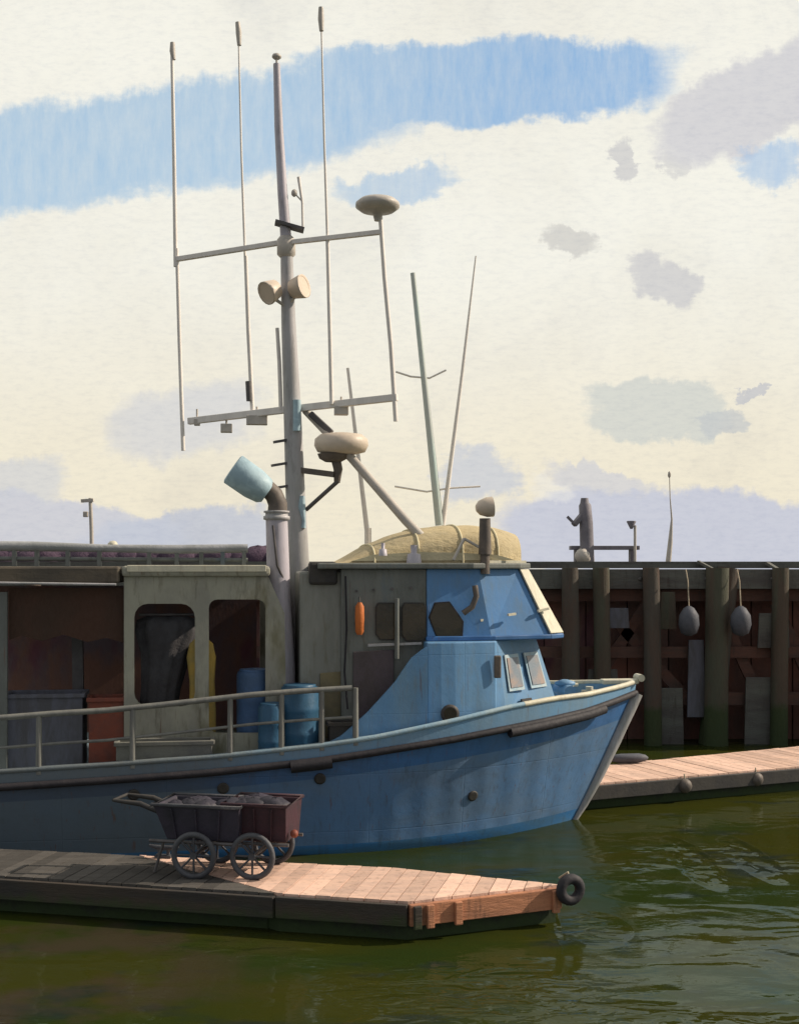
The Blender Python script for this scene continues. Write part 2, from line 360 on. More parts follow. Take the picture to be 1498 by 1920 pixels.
def thing(name, label, cat, loc, rz=0, group=None):
    e = bpy.data.objects.new(name, None); COL.objects.link(e); e.location = loc; e.rotation_euler = (0, 0, rz); e.empty_display_size = .2
    return tag(e, label, cat, group)
def copy_tree(o_, parent=None):
    c_ = o_.copy(); COL.objects.link(c_); c_.parent = parent
    for ch in [x for x in bpy.data.objects if x.parent == o_]: copy_tree(ch, c_)
    return c_
def interp(x, tab):
    tab = sorted(tab)
    if x <= tab[0][0]: a, b_ = tab[0], tab[1]
    elif x >= tab[-1][0]: a, b_ = tab[-2], tab[-1]
    else:
        for a, b_ in zip(tab, tab[1:]):
            if a[0] <= x <= b_[0]: break
    return a[1]+(b_[1]-a[1])*(x-a[0])/(b_[0]-a[0])
def W(px, py, Y):                       # a point of the place, from its bearing and its distance Y
    return Vector(((px-CX)/FPX*Y, Y, EYE-(py-HZ)/FPX*Y))

# ------------------------------------------------------------------ water
mb = MB(); mb.add([(-400, -60, 0), (400, -60, 0), (400, 900, 0), (-400, 900, 0)], [(0, 1, 2, 3)])
tag(mb.build('water', 'water'), kind='structure')
mb = MB(); mb.add([(-400, -60, -2.5), (400, -60, -2.5), (400, 900, -2.5), (-400, 900, -2.5)], [(0, 1, 2, 3)])
tag(mb.build('seabed', 'mud'), kind='structure')

# ------------------------------------------------------------------ boat frame
TH = R(8); SX, SY = 2.88, 20.3
DX, DY = math.cos(TH), math.sin(TH)
boat = thing('fishing_boat', 'big blue fishing boat with tall grey aerial mast and tan canvas top, behind the carts', 'fishing boat', (SX, SY, 0), TH)
def toW(u, v, z=0): return Vector((SX+u*DX+v*DY, SY+u*DY-v*DX, z))
def L(px, py, v):                       # local boat point on the fore-and-aft plane v metres to starboard
    k = (px-CX)/FPX
    u = (k*(SY-v*DX)-SX-v*DY)/(DX-k*DY)
    p = toW(u, v)
    return Vector((u, -v, EYE-(py-HZ)/FPX*p.y))
def px_of(u, v): p = toW(u, v); return CX+FPX*p.x/p.y
def z_at(u, v, py): return EYE-(py-HZ)/FPX*toW(u, v).y
def B(name, mb_, mats, parent=boat, bevel=0): return mb_.build(name, mats, parent, bevel)

USTERN = -14.0
GUARD = [(1195, 1297), (1150, 1315), (1100, 1333), (1020, 1352), (960, 1364), (850, 1386), (700, 1411), (600, 1426), (400, 1448), (200, 1463), (0, 1476), (-400, 1492)]
def rail_b(u):
    if u > -4: return 2.08*(1-(max(u+4, 0)/5.05)**2.4)
    return 2.08-.28*max(0, (-u-8)/6)**2
def wl_b(u):
    if u > -4.2: return 1.88*(1-(max(u+4.2, 0)/4.2)**1.9)
    return 1.88-.35*max(0, (-u-8)/6)**2
NS = 60
def station(t): return 1-(1-t)**1.0
def hull_pt(t, h):
    """t 0 stem .. 1 stern, h 0 waterline .. 1 guard"""
    tt = t**1.35
    ub = 1.05+(USTERN-1.05)*tt; uw = 0+(USTERN-0)*tt
    hh = max(h, 0)
    zg = z_at(ub, rail_b(ub), interp(px_of(ub, rail_b(ub)), GUARD))
    stem = hh**.9
    u = uw+(ub-uw)*stem
    bw, br = wl_b(uw), rail_b(ub)
    v = bw+(br-bw)*hh**1.4
    z = zg*h
    if h < 0: v = bw*(1+h*.8); z = h*1.2
    return u, max(v, 0), z
HL = [-.5, 0, .09, .10, .2, .3, .42, .55, .68, .70, .8, .9, 1.0]
mb = MB()
for sgn in (1, -1):
    vs = []; fs = []; n = len(HL)
    for i in range(NS+1):
        for h in HL:
            u, v, z = hull_pt(i/NS, h); vs.append((u, -v*sgn, z))
    base = len(mb.v); mb.v += vs
    for i in range(NS):
        for k in range(n-1):
            mb.f.append((base+i*n+k, base+i*n+k+1, base+(i+1)*n+k+1, base+(i+1)*n+k)); mb.sm.append(True)
            mb.mi.append(1 if HL[k] >= .80 else (2 if HL[k+1] <= .09 else 0))
# transom
tr = [hull_pt(1, h) for h in HL]
mb.add([(u, -v, z) for u, v, z in tr]+[(u, v, z) for u, v, z in tr][::-1], [tuple(range(2*len(HL)))])
B('hull', mb, ['hull_blue', 'sheer_blue', 'boot_blue'])
# stem bar
mb = MB(); pts = []
for k in range(9):
    h = k/8; u, v, z = hull_pt(0, h); pts.append((u+.02, 0, z))
pts = [(pts[0][0]-.1, 0, -.4)]+pts
mb.tube(pts, [.05]*2+[.07, .085, .095, .10, .11, .11, .12, .12], 8)
B('stem_bar', mb, 'mast_grey')
# guard, bulwark, cap rail, deck
def side_curve(dz, off=0, t1=1.0, t0=0, n=NS):
    o = []
    for i in range(n+1):
        t_ = t0+(t1-t0)*i/n; u, v, z = hull_pt(t_, 1.0); o.append((u, v+off, z+dz))
    return o
for sgn in (1, -1):
    mb = MB(); mb.tube([(u, -max(v, 0)*sgn, z) for u, v, z in side_curve(0, .03)], .055, 8); B('rub_rail', mb, 'rubber')
def bul_h(u): return (.30-.12*max(0, min(1, (u+.8)/1.6))) if u > -1.5 else max(.20, .30+(u+1.5)*.05)
def ribbon(f0, f1, thick, mats, name, n=NS, t0=0, t1=1.0, parent=boat):
    """upright wall along the sheer with real thickness"""
    for sgn in (1, -1):
        m_ = MB(); rows = []
        for i in range(n+1):
            t_ = t0+(t1-t0)*i/n; u, v, z = hull_pt(t_, 1.0)
            za, zb = f0(u, z), f1(u, z); vi = max(v-thick, 0); fl = (zb-za)*.10
            rows.append([(u, -v*sgn, za), (u+fl, -(v+fl*.5)*sgn, zb), (u+fl, -max(vi+fl*.5, 0)*sgn, zb), (u, -vi*sgn, za)])
        vs = [p for r_ in rows for p in r_]
        m_.add(vs, [(i*4+k, i*4+(k+1) % 4, (i+1)*4+(k+1) % 4, (i+1)*4+k) for i in range(n) for k in range(4)], False)
        m_.add(rows[0], [(0, 1, 2, 3)]); m_.add(rows[-1], [(0, 1, 2, 3)])
        B(name, m_, mats)
ribbon(lambda u, z: z+.02, lambda u, z: z+bul_h(u), .06, 'bulwark_blue', 'bulwark')
for sgn in (1, -1):
    cr = [(u+.03, -max(v, 0)*sgn, z+bul_h(u)+.02) for u, v, z in side_curve(0, .0)]
    mb = MB(); mb.tube(cr[:16], .042, 8); B('cap_rail', mb, 'cream_paint')
    mb = MB(); mb.tube(cr[15:], .040, 8); B('cap_rail', mb, 'cap_blue')
mb = MB(); cv_ = side_curve(.04, -.05)
vs = [(u, -max(v, 0), z) for u, v, z in cv_]+[(u, max(v, 0), z) for u, v, z in cv_]; n = len(cv_)
mb.add(vs, [(i, i+1, n+i+1, n+i) for i in range(n-1)])
B('deck', mb, 'deck_blue')
def deck_z(u):
    v = rail_b(u); return z_at(u, v, interp(px_of(u, v), GUARD))+.04

# ------------------------------------------------------------------ forward house
def wc(u): return min(rail_b(u)-.10, 1.86)
TOP1 = [(560, 1408), (600, 1400), (640, 1380), (690, 1335), (740, 1280), (770, 1235), (800, 1212), (1010, 1190)]
u_aft = L(800, 1210, 1.80)[0]
u_swp = L(575, 1400, 1.9)[0]
# sweeping side panels that rise from the rail to the house
for sgn in (1, -1):
    m_ = MB(); rows = []; N = 22
    for i in range(N+1):
        u = u_swp+(u_aft-u_swp)*i/N; v = wc(u)+.04; zt = z_at(u, v, interp(px_of(u, v), TOP1)); zb = deck_z(u)
        zt = max(zt, zb+.02)
        rows.append([(u, -v*sgn, zb), (u, -v*sgn, zt), (u, -(v-.05)*sgn, zt), (u, -(v-.05)*sgn, zb)])
    m_.add([p for r_ in rows for p in r_], [(i*4+k, i*4+(k+1) % 4, (i+1)*4+(k+1) % 4, (i+1)*4+k) for i in range(N) for k in range(4)])
    m_.add(rows[0], [(0, 1, 2, 3)]); m_.add(rows[-1], [(0, 1, 2, 3)])
    B('side_panel', m_, 'house_blue')
# lower cabin
HT = z_at(L(900, 1205, 1.7)[0], 1.7, 1203)            # top of lower cabin
u_c = L(945, 1250, 1.30)[0]; u_f = L(1048, 1262, .62)[0]
w_c = wc(u_c)-.05; w_f = .62
dz0 = deck_z(u_c)
LC = [u_aft+(u_c-u_aft)*i/6 for i in range(7)]
mb = MB()
plan = [(u, wc(u)) for u in LC[:-1]]+[(u_c, w_c), (u_f, w_f)]
full = [(u, -v) for u, v in plan]+[(u, v) for u, v in plan[::-1]]
def rake(u, z, amt=.14): return u-(z-dz0)*amt*max(0, min(1, (u-LC[-2])/(u_f-LC[-2])))
zb = [deck_z(u)-.02 for u, v in full]
mb.add([(u, v, z) for (u, v), z in zip(full, zb)]+[(u-(.38*(1 if u > u_c+.01 else .4 if u > u_c-.01 else 0)), v*.97, HT) for u, v in full],
       [tuple(range(len(full)))[::-1], tuple(range(len(full), 2*len(full)))]+[(i, (i+1) % len(full), len(full)+(i+1) % len(full), len(full)+i) for i in range(len(full))])
low = B('cabin', mb, 'house_blue', bevel=.02)
# helper: quad on the slanted corner facet between (u_c,w_c) and (u_f,w_f)
def facet(ta, tb, za, zb_, off=.012, ub=None, uf=None):
    A0 = Vector((u_c, -w_c, dz0)); A1 = Vector((u_c-.152, -w_c*.97, HT)); C0 = Vector((u_f, -w_f, dz0)); C1 = Vector((u_f-.38, -w_f*.97, HT))
    def pt(a, s_): return (A0.lerp(C0, a)).lerp(A1.lerp(C1, a), s_)
    nrm = (C0-A0).cross(A1-A0).normalized()
    if nrm.y > 0: nrm = -nrm
    q = [pt(ta, za), pt(tb, za), pt(tb, zb_), pt(ta, zb_)]
    return [p+nrm*off for p in q], nrm
for (a, b_, mt) in ((.10, .42, 'glass_pale'), (.56, .90, 'glass_pale')):
    q, nr = facet(a, b_, .38, .82, .004); m_ = MB(); m_.prism([q[0], q[1], q[2], q[3]], nr*.02)
    fr = B('cabin_window', m_, 'deck_blue', low)
    q, nr = facet(a+.035, b_-.035, .42, .78, .03); m_ = MB(); m_.prism(q, nr*.006); B('window_pane', m_, mt, low)
q, nr = facet(.30, .50, .22, .27, .01); m_ = MB(); m_.prism(q, nr*.03); B('vent_slot', m_, 'trim_dark', low)
# port light, slot and scuttle on the starboard side
def on_side(px, py): u = L(px, py, 1.7)[0]; v = wc(u); return L(px, py, v+.0)
p = on_side(932, 1250); m_ = MB(); m_.box((p.x, p.y-.02, p.z), (.11, .05, .34)); B('grab_handle', m_, 'bracket_brown', low, .02)
p = L(843, 1338, wc(L(843, 1338, 1.8)[0])+.03); m_ = MB(); m_.lathe((p.x, p.y+.02, p.z), [(.13, 0), (.14, .05), (.10, .06)], 20, (0, -1, 0)); pl_ = B('porthole', m_, 'trim_dark', low)
m_ = MB(); m_.lathe((p.x, p.y-.045, p.z), [(.095, 0), (.095, .01)], 20, (0, -1, 0)); B('window_pane', m_, 'glass_dark', low)

# upper wheelhouse
ZR = 4.205
u_w0 = L(640, 1130, 1.5)[0]; u_w1 = L(800, 1130, 1.5)[0]
u_wc = L(1028, 1170, 1.22)[0]; u_wf = L(1050, 1170, .98)[0]
ZB = HT+.0
def prism_plan(m_, bot, top, zb_, zt_):
    n_ = len(bot); vs_ = [(a, b_, zb_ if not callable(zb_) else zb_(a)) for a, b_ in bot]+[(a, b_, zt_) for a, b_ in top]
    m_.add(vs_, [tuple(range(n_))[::-1], tuple(range(n_, 2*n_))]+[(i, (i+1) % n_, n_+(i+1) % n_, n_+i) for i in range(n_)])
# grey aft half of the wheelhouse
m_ = MB(); prism_plan(m_, [(u_w0, -1.5), (u_w1, -1.5), (u_w1, 1.5), (u_w0, 1.5)], [(u_w0, -1.47), (u_w1, -1.47), (u_w1, 1.47), (u_w0, 1.47)], deck_z(-4)+.0, ZR-.06)
whl = B('wheelhouse_wall', m_, 'house_grey', bevel=.015)
# blue forward half: raked front with cream strips for its sunlit corners
ut_c = L(970, 1062, 1.15)[0]; ut_f = L(984, 1062, .92)[0]
u_m = u_w1+.002
m_ = MB()
botp = [(u_m, -1.52), (u_m+1.0, -1.48), (u_wc, -1.22), (u_wf, -.98), (u_wf, .98), (u_wc, 1.22), (u_m+1.0, 1.48), (u_m, 1.52)]
topp = [(u_m, -1.48), (u_m+.8, -1.42), (ut_c, -1.14), (ut_f, -.92), (ut_f, .92), (ut_c, 1.14), (u_m+.8, 1.42), (u_m, 1.48)]
zvis = z_at(u_wc, 1.22, 1172)
prism_plan(m_, botp, topp, HT+.03, ZR-.06)
fwd = B('wheelhouse_front', m_, 'visor_blue', bevel=.015)
# brow moulding under it
m_ = MB(); g = 1.03
prism_plan(m_, [(a+(.05 if a > u_m+.5 else -.02), b_*g) for a, b_ in botp], [(a+(.05 if a > u_m+.5 else -.02), b_*g) for a, b_ in botp], HT+.003, HT+.075)
B('brow_moulding', m_, 'sheer_blue', bevel=.015)
# corner strips: sunlit edge of the front put into their cream colour
for sgn in (1, -1):
    m_ = MB()
    a0 = Vector((u_wc+.02, -1.22*sgn, HT+.08)); b0 = Vector((u_wf+.03, -1.0*sgn, HT+.08)); a1 = Vector((ut_c+.02, -1.15*sgn, ZR-.07)); b1 = Vector((ut_f+.03, -.94*sgn, ZR-.07))
    nn = (b0-a0).cross(a1-a0).normalized()
    if nn.y*sgn > 0: nn = -nn
    m_.prism([a0, b0, b1, a1], nn*.03); B('lit_corner_strip', m_, 'cream_paint', fwd, .01)
# front windows facing the bow
for k in (-1, 0, 1):
    m_ = MB(); y0, y1 = k*.54-.23, k*.54+.23
    def fp(s_): return u_wf+(ut_f-u_wf)*s_
    zf = lambda s_: HT+.03+(ZR-.09-HT)*s_
    m_.prism([(fp(.40)+.006, y0, zf(.40)), (fp(.40)+.006, y1, zf(.40)), (fp(.86)+.006, y1, zf(.86)), (fp(.86)+.006, y0, zf(.86))], (.02, 0, .006)); B('window_pane', m_, 'glass_dark', fwd)
# side windows of the wheelhouse
def side_window(x0, x1, y0, y1, v, par, poly=None):
    P_ = poly or [(x0+4, y0), (x1-4, y0), (x1, y0+8), (x1, y1-8), (x1-6, y1), (x0+8, y1), (x0, y1-10), (x0, y0+8)]
    cx_, cy_ = sum(a for a, _ in P_)/len(P_), sum(b for _, b in P_)/len(P_)
    m1 = MB(); m1.prism([L(cx_+(a-cx_)*1.10, cy_+(b-cy_)*1.07, v+.004) for a, b in P_], (0, -.018, 0))
    fr = B('window', m1, 'trim_dark' if par is whl else 'rubber', par, .004)
    m1 = MB(); m1.prism([L(a, b, v+.026) for a, b in P_], (0, -.006, 0)); B('window_pane', m1, 'glass_dark', par)
side_window(706, 748, 1132, 1198, 1.5, whl)
side_window(755, 797, 1132, 1200, 1.5, whl)
side_window(0, 0, 0, 0, 1.50, fwd, [(816, 1132), (842, 1130), (856, 1150), (866, 1165), (864, 1203), (832, 1206), (818, 1190), (806, 1158)])
# sill, hand rail and trim
m_ = MB(); m_.beam(L(690, 1210, 1.56), L(790, 1206, 1.56), .05, .035); B('window_sill', m_, 'mast_grey', whl)
m_ = MB(); m_.tube([L(744, 1122, 1.60), L(744, 1235, 1.60)], .035, 8); B('drain_pipe', m_, 'house_grey', whl)
m_ = MB(); m_.tube([L(868, 1150, 1.56), L(885, 1138, 1.58), L(893, 1118, 1.58), L(890, 1098, 1.56)], .045, 8); B('curved_bracket', m_, 'bracket_brown', fwd)
for (a, b_, y_0, y_1) in ((1008, 1028, 1146, 1141), (952, 966, 1153, 1151), (900, 924, 1163, 1162)):
    m_ = MB(); m_.beam(L(a, y_0, 1.46 if a < 990 else 1.26), L(b_, y_1, 1.40 if a < 990 else 1.18), .04, .035); B('step_plate', m_, 'cream_paint', fwd)
m_ = MB(); m_.prism([L(a, b, 1.505) for a, b in ((662, 1222), (738, 1218), (738, 1345), (662, 1350))], (0, -.03, 0)); dr = B('door', m_, 'door_mauve', whl, .01)
m_ = MB(); m_.beam(L(672, 1285, 1.56), L(686, 1285, 1.56), .03, .03); B('handle', m_, 'mast_grey', dr) if False else None
for (x_0, y_0) in ((668, 1108), (700, 1106), (735, 1104), (770, 1102)):
    m_ = MB(); q_ = L(x_0, y_0, 1.50); m_.lathe(q_, [(.022, 0), (.022, .012)], 8, (0, -1, 0)); B('bolt_head', m_, 'steel_dark', whl)
m_ = MB(); m_.tube([L(648, 1080, 1.55), L(650, 1180, 1.55), L(646, 1260, 1.55), L(652, 1330, 1.6)], .016, 6); B('cable', m_, 'rubber', whl)
# roof slab
m_ = MB(); rp = [(u_w0-.35, -1.6), (u_m+.7, -1.56), (ut_c+.03, -1.22), (ut_f+.08, -.96), (ut_f+.08, .96), (ut_c+.03, 1.22), (u_m+.7, 1.56), (u_w0-.35, 1.6)]
prism_plan(m_, rp, rp, ZR-.058, ZR+.03); roof = B('wheelhouse_roof', m_, 'house_grey', bevel=.02)
m_ = MB(); m_.beam((ut_f-.75, -1.38, ZR+.05), (ut_f-.02, -1.0, ZR+.05), .06, .04); B('roof_edge', m_, 'cream_paint', roof)
# domed canvas top
cu0, cu1 = L(632, 1055, 1.2)[0], L(982, 1055, 1.0)[0]
m_ = MB(); NU, NV = 26, 14; vs = []; Z0 = ZR+.032
PROF = [(632, 1055), (660, 1036), (700, 1015), (750, 997), (800, 988), (850, 985), (900, 987), (945, 996), (970, 1008), (982, 1040), (986, 1055)]
for i in range(NU+1):
    u = cu0+(cu1-cu0)*i/NU; hh = max(z_at(u, 0, interp(px_of(u, 0), PROF))-Z0, .005)
    wv = 1.25 if i < NU*.75 else 1.25-.42*((i/NU-.75)/.25)**2
    for j in range(NV+1):
        s_ = -1+2*j/NV; ph = s_*math.pi/2
        y_0 = math.copysign(abs(math.sin(ph))**.8, s_)*wv; zz = hh*abs(math.cos(ph))**.62
        vs.append((u, y_0, Z0+zz+.008*math.sin(i*1.7)*math.cos(ph)))
m_.add(vs, [(i*(NV+1)+j, i*(NV+1)+j+1, (i+1)*(NV+1)+j+1, (i+1)*(NV+1)+j) for i in range(NU) for j in range(NV)], True)
can = B('canvas_canopy', m_, 'canvas_tan')
for uu in (.22, .45, .68, .88):
    m_ = MB(); i = int(NU*uu); pts = [Vector(vs[i*(NV+1)+j]) for j in range(NV+1)]
    c0 = Vector((pts[0].x, 0, Z0)); m_.tube([c0+(p-c0)*1.012 for p in pts], .018, 6); B('canopy_seam', m_, 'canvas_pale', can)
m_ = MB()
cs = [(x_0, y_0) for x_0, y_0 in ((660, 1052), (700, 1040), (780, 1035), (860, 1036), (930, 1040), (965, 1050))]
m_.prism([L(a, b, 1.262) for a, b in cs], (0, .04, 0)); B('canopy_skirt', m_, 'canvas_pale', can)
for (a, y0, y1, r_) in ((718, 1018, 1042, .05), (776, 1022, 1056, .09)):
    p0, p1 = L(a, y1, 1.40), L(a, y0, 1.40); m_ = MB()
    m_.tube([p0, p0.lerp(p1, .5), p0.lerp(p1, .55), p1], [r_*1.3, r_*1.1, r_*.5, r_*.6], 12); B('roof_vent', m_, 'stack_lavender')
# searchlight on a post
p0, p1 = L(909, 1076, 1.40), L(909, 972, 1.40)
m_ = MB(); m_.tube([p0, p0.lerp(p1, .35)], .075, 12); m_.tube([p0.lerp(p1, .35), p1], [.10, .085], 12); sl = B('searchlight_post', m_, 'bracket_brown')
h0 = L(908, 953, 1.40); m_ = MB(); m_.lathe((h0.x-.13, h0.y, h0.z), [(.05, 0), (.11, .05), (.15, .16), (.155, .26)], 18, (1, 0, .1)); B('searchlight', m_, 'dome_tan', sl)
m_ = MB(); q0, q1 = L(850, 1050, 1.45), L(870, 1010, 1.35); m_.tube([q0, q1], .025, 6); m_.tube([q1, L(905, 1030, 1.4)], .025, 6); B('handrail', m_, 'lamp_grey', roof)

# ------------------------------------------------------------------ engine casing, stack and aft wall
ucs0, ucs1 = L(562, 1200, 1.35)[0], L(652, 1200, 1.35)[0]
zdk = deck_z(-5)
m_ = MB(); m_.box(((ucs0+ucs1)/2, 0, (zdk+z_at(ucs0, 1.35, 1072))/2), (ucs1-ucs0, 2.7, z_at(ucs0, 1.35, 1072)-zdk)); cas = B('engine_casing', m_, 'casing_grey', bevel=.03)
m_ = MB(); p = L(606, 1075, 1.38); m_.box((p.x, p.y+.1, p.z), (.42, .3, .34)); B('junction_box', m_, 'trim_dark', cas, .04)
m_ = MB(); m_.prism([L(x_0, y_0, 1.355) for x_0, y_0 in ((600, 1262), (648, 1258), (648, 1380), (600, 1385))], (0, -.03, 0)); B('locker_door', m_, 'locker_ochre', cas, .01)
# funnel with turned cowl
m_ = MB(); v = 1.0
m_.tube([L(532, 1400, v), L(530, 1250, v), L(523, 1110, v), L(519, 975, v)], [.20, .19, .175, .165], 20)
stk = B('funnel', m_, 'stack_lavender')
m_ = MB(); m_.lathe(L(519, 968, v), [(.17, -.06), (.20, -.05), (.20, .0), (.17, .01), (.17, .05), (.195, .055), (.195, .08), (.15, .085)], 20); B('funnel_collar', m_, 'mast_grey', stk)
m_ = MB(); m_.tube([L(520, 965, v), L(521, 945, v), L(514, 928, v), L(500, 914, v), L(488, 905, v)], [.15, .145, .14, .13, .13], 16); B('funnel_elbow', m_, 'bracket_brown', stk)
a_, b_ = L(502, 925, v), L(438, 880, v); d_ = (b_-a_)
m_ = MB(); m_.lathe(a_, [(.16, 0), (.21, .06), (.245, .25), (.25, d_.length), (.22, d_.length+.02), (.2, d_.length-.1)], 22, d_); B('funnel_cowl', m_, 'cowl_blue', stk)
m_ = MB(); m_.tube([L(512, 985, v+.2), L(520, 1060, v+.2), L(538, 1100, v+.1)], .02, 6); B('pipe', m_, 'steel_dark', stk)

# ------------------------------------------------------------------ mast and its gear
def path(pts, v0=0, v1=None):
    v1 = v0 if v1 is None else v1; n_ = len(pts)-1
    return [L(a, b, v0+(v1-v0)*i/max(n_, 1)) for i, (a, b) in enumerate(pts)]
m_ = MB(); m_.tube(path([(574, 1420), (566, 1200), (560, 1060), (553, 900), (548, 760), (541, 600), (537, 450)]), [.19, .185, .175, .155, .14, .115, .095], 18)
mast = B('mast', m_, 'mast_grey')
m_ = MB(); m_.tube(path([(537, 455), (530, 360), (523, 240), (519, 120)]), [.09, .08, .07, .055], 12); tm = B('topmast', m_, 'stack_lavender', mast)
m_ = MB(); m_.blob(L(519, 106, 0), .07, sq=(1.1, 1.1, .7)); m_.tube([L(519, 122, 0), L(519, 108, 0)], .02, 6); B('masthead_light', m_, 'lamp_grey', mast)
m_ = MB(); p = L(537, 462, 0); m_.lathe((p.x, p.y, p.z-.18), [(.10, 0), (.15, .05), (.15, .28), (.10, .34)], 14); B('mast_band', m_, 'lamp_grey', mast)
m_ = MB(); m_.beam(L(516, 417, .05), L(570, 432, .05), .22, .05); B('light_shelf', m_, 'steel_dark', mast)
m_ = MB(); m_.tube(path([(568, 430), (567, 380), (560, 332)]), [.02, .022, .03], 6); B('short_aerial', m_, 'pole_grey', mast)
m_ = MB(); m_.blob(L(552, 362, 0), .05, sq=(1, 1, 1.2)); m_.tube([L(552, 362, 0), L(567, 378, 0)], .012, 6); B('wind_sensor', m_, 'lamp_grey', mast)
# spreaders
def spreader(a, b, va, vb, w0, w1):
    m_ = MB(); A, Bp = L(*a, va), L(*b, vb); m_.beam(A, Bp, w0, w1); return B('spreader', m_, 'pole_grey', mast, .01)
spreader((332, 486), (545, 452), -.9, 0, .07, .08); spreader((530, 456), (715, 435), 0, .9, .07, .075)
m_ = MB(); m_.beam(L(354, 790, -.9), L(556, 766, 0), .09, .11); B('spreader', m_, 'pole_grey', mast, .01)
m_ = MB(); m_.beam(L(556, 766, 0), L(745, 745, .9), .09, .11); B('spreader', m_, 'pole_grey', mast, .01)
def aerial(pts, v_, r0, r1, head=None, m_n='pole_grey'):
    m_ = MB(); n_ = len(pts); P_ = path(pts, v_)
    m_.tube(P_, [r0+(r1-r0)*i/(n_-1) for i in range(n_)], 8); a = B('whip_aerial', m_, m_n, mast)
    if head:
        m_ = MB(); m_.tube(path(head, v_), [.035, .05, .04], 10); B('aerial_tip', m_, 'lamp_grey', mast)
aerial([(344, 845), (337, 640), (332, 466)], -.9, .034, .03)
aerial([(330, 500), (327, 300), (323, 100)], -.9, .036, .028, [(326, 112), (324, 96), (324, 80)])
aerial([(474, 776), (466, 620), (461, 480)], -.45, .036, .032); aerial([(460, 485), (453, 290), (448, 85)], -.45, .022, .014, [(449, 85), (448, 62), (446, 42)])
aerial([(622, 758), (618, 600), (614, 445)], .4, .034, .03); aerial([(614, 445), (608, 260), (603, 60)], .4, .022, .014, [(603, 58), (602, 35), (602, 14)])
aerial([(742, 790), (733, 650), (721, 520), (713, 405)], .9, .036, .034)
aerial([(527, 768), (524, 680), (520, 615)], -.1, .035, .03)
m_ = MB(); p = L(708, 385, .9); m_.lathe((p.x, p.y, p.z-.12), [(.05, -.12), (.08, .0), (.26, .03), (.34, .09), (.34, .15), (.27, .21), (.02, .24)], 22); B('satellite_dome', m_, 'lamp_grey', mast)
m_ = MB(); m_.tube([L(466, 715, -.43), L(468, 752, -.43)], .05, 8); B('aerial_base', m_, 'steel_dark', mast)
# lamps under lower spreader
for (x_0, y_0, w_, h_, vv) in ((425, 803, .19, .14, -.6), (482, 788, .34, .15, -.35), (370, 792, .10, .10, -.85), (640, 770, .22, .14, .35)):
    m_ = MB(); p = L(x_0, y_0, vv); m_.box(p, (w_, .16, h_)); m_.tube([p, (p.x, p.y+(.0), p.z+.22)], .02, 6); B('deck_lamp', m_, 'lamp_grey', mast, .03)
# floodlight pair
p = L(535, 555, .05)
for (x_0, y_0, w_, h_, ry) in ((510, 545, .34, .30, .6), (558, 540, .26, .34, -.2)):
    c_ = L(x_0, y_0, .15); m_ = MB(); d_ = Vector((-.55 if x_0 < 535 else .5, -.35, -.35 if x_0 < 535 else .1)).normalized()
    m_.lathe(c_-d_*.14, [(.07, 0), (.15, .05), (.19, .24), (.19, .27), (.16, .25)], 16, d_); fl = B('floodlight', m_, 'dome_tan', mast)
m_ = MB(); m_.tube([L(515, 560, .12), L(536, 575, .05), L(555, 555, .12)], .03, 6); B('floodlight_arm', m_, 'lamp_grey', mast)
# steps on the mast
for (x_0, y_0) in ((528, 826), (524, 870), (530, 912)):
    m_ = MB(); m_.beam(L(x_0-14, y_0+3, .1), L(x_0+22, y_0-3, .02), .10, .04); B('mast_step', m_, 'steel_dark', mast)
m_ = MB(); m_.tube([L(557, 750, .14), L(557, 808, .14)], .065, 10); B('mast_fitting', m_, 'cowl_blue', mast)
m_ = MB(); m_.tube([L(567, 930, .14), L(566, 950, .15), L(570, 975, .14), L(569, 990, .14)], [.04, .06, .03, .04], 8); B('mast_cleat', m_, 'cowl_blue', mast)
# radar dome and bracket
m_ = MB(); p = L(640, 852, .3); m_.lathe(p, [(.22, 0), (.38, .04), (.43, .14), (.42, .24), (.34, .31), (.18, .335), (0, .34)], 26); rd = B('radar_dome', m_, 'dome_tan', mast)
m_ = MB(); m_.lathe((p.x-.13, p.y, p.z-.12), [(.13, 0), (.22, .05), (.25, .125)], 16); B('radar_base', m_, 'bracket_brown', mast)
m_ = MB(); m_.tube([L(630, 862, .3), L(634, 880, .3), L(632, 905, .25)], [.08, .075, .05], 10); B('radar_pillar', m_, 'bracket_brown', mast)
m_ = MB(); m_.beam(L(566, 882, .05), L(628, 890, .28), .14, .09); B('radar_arm', m_, 'bracket_brown', mast)
m_ = MB(); m_.tube([L(634, 902, .28), L(574, 956, .06)], .035, 8); B('radar_strut', m_, 'steel_dark', mast)
# boom
m_ = MB(); m_.tube(path([(572, 770), (660, 860), (760, 975), (882, 1102)], 0, 1.15), [.055, .07, .075, .07], 12); bm_ = B('boom', m_, 'lamp_grey', mast)
m_ = MB(); m_.beam(L(582, 775, .1), L(622, 812, .2), .12, .10); B('boom_block', m_, 'steel_dark', bm_, .02)
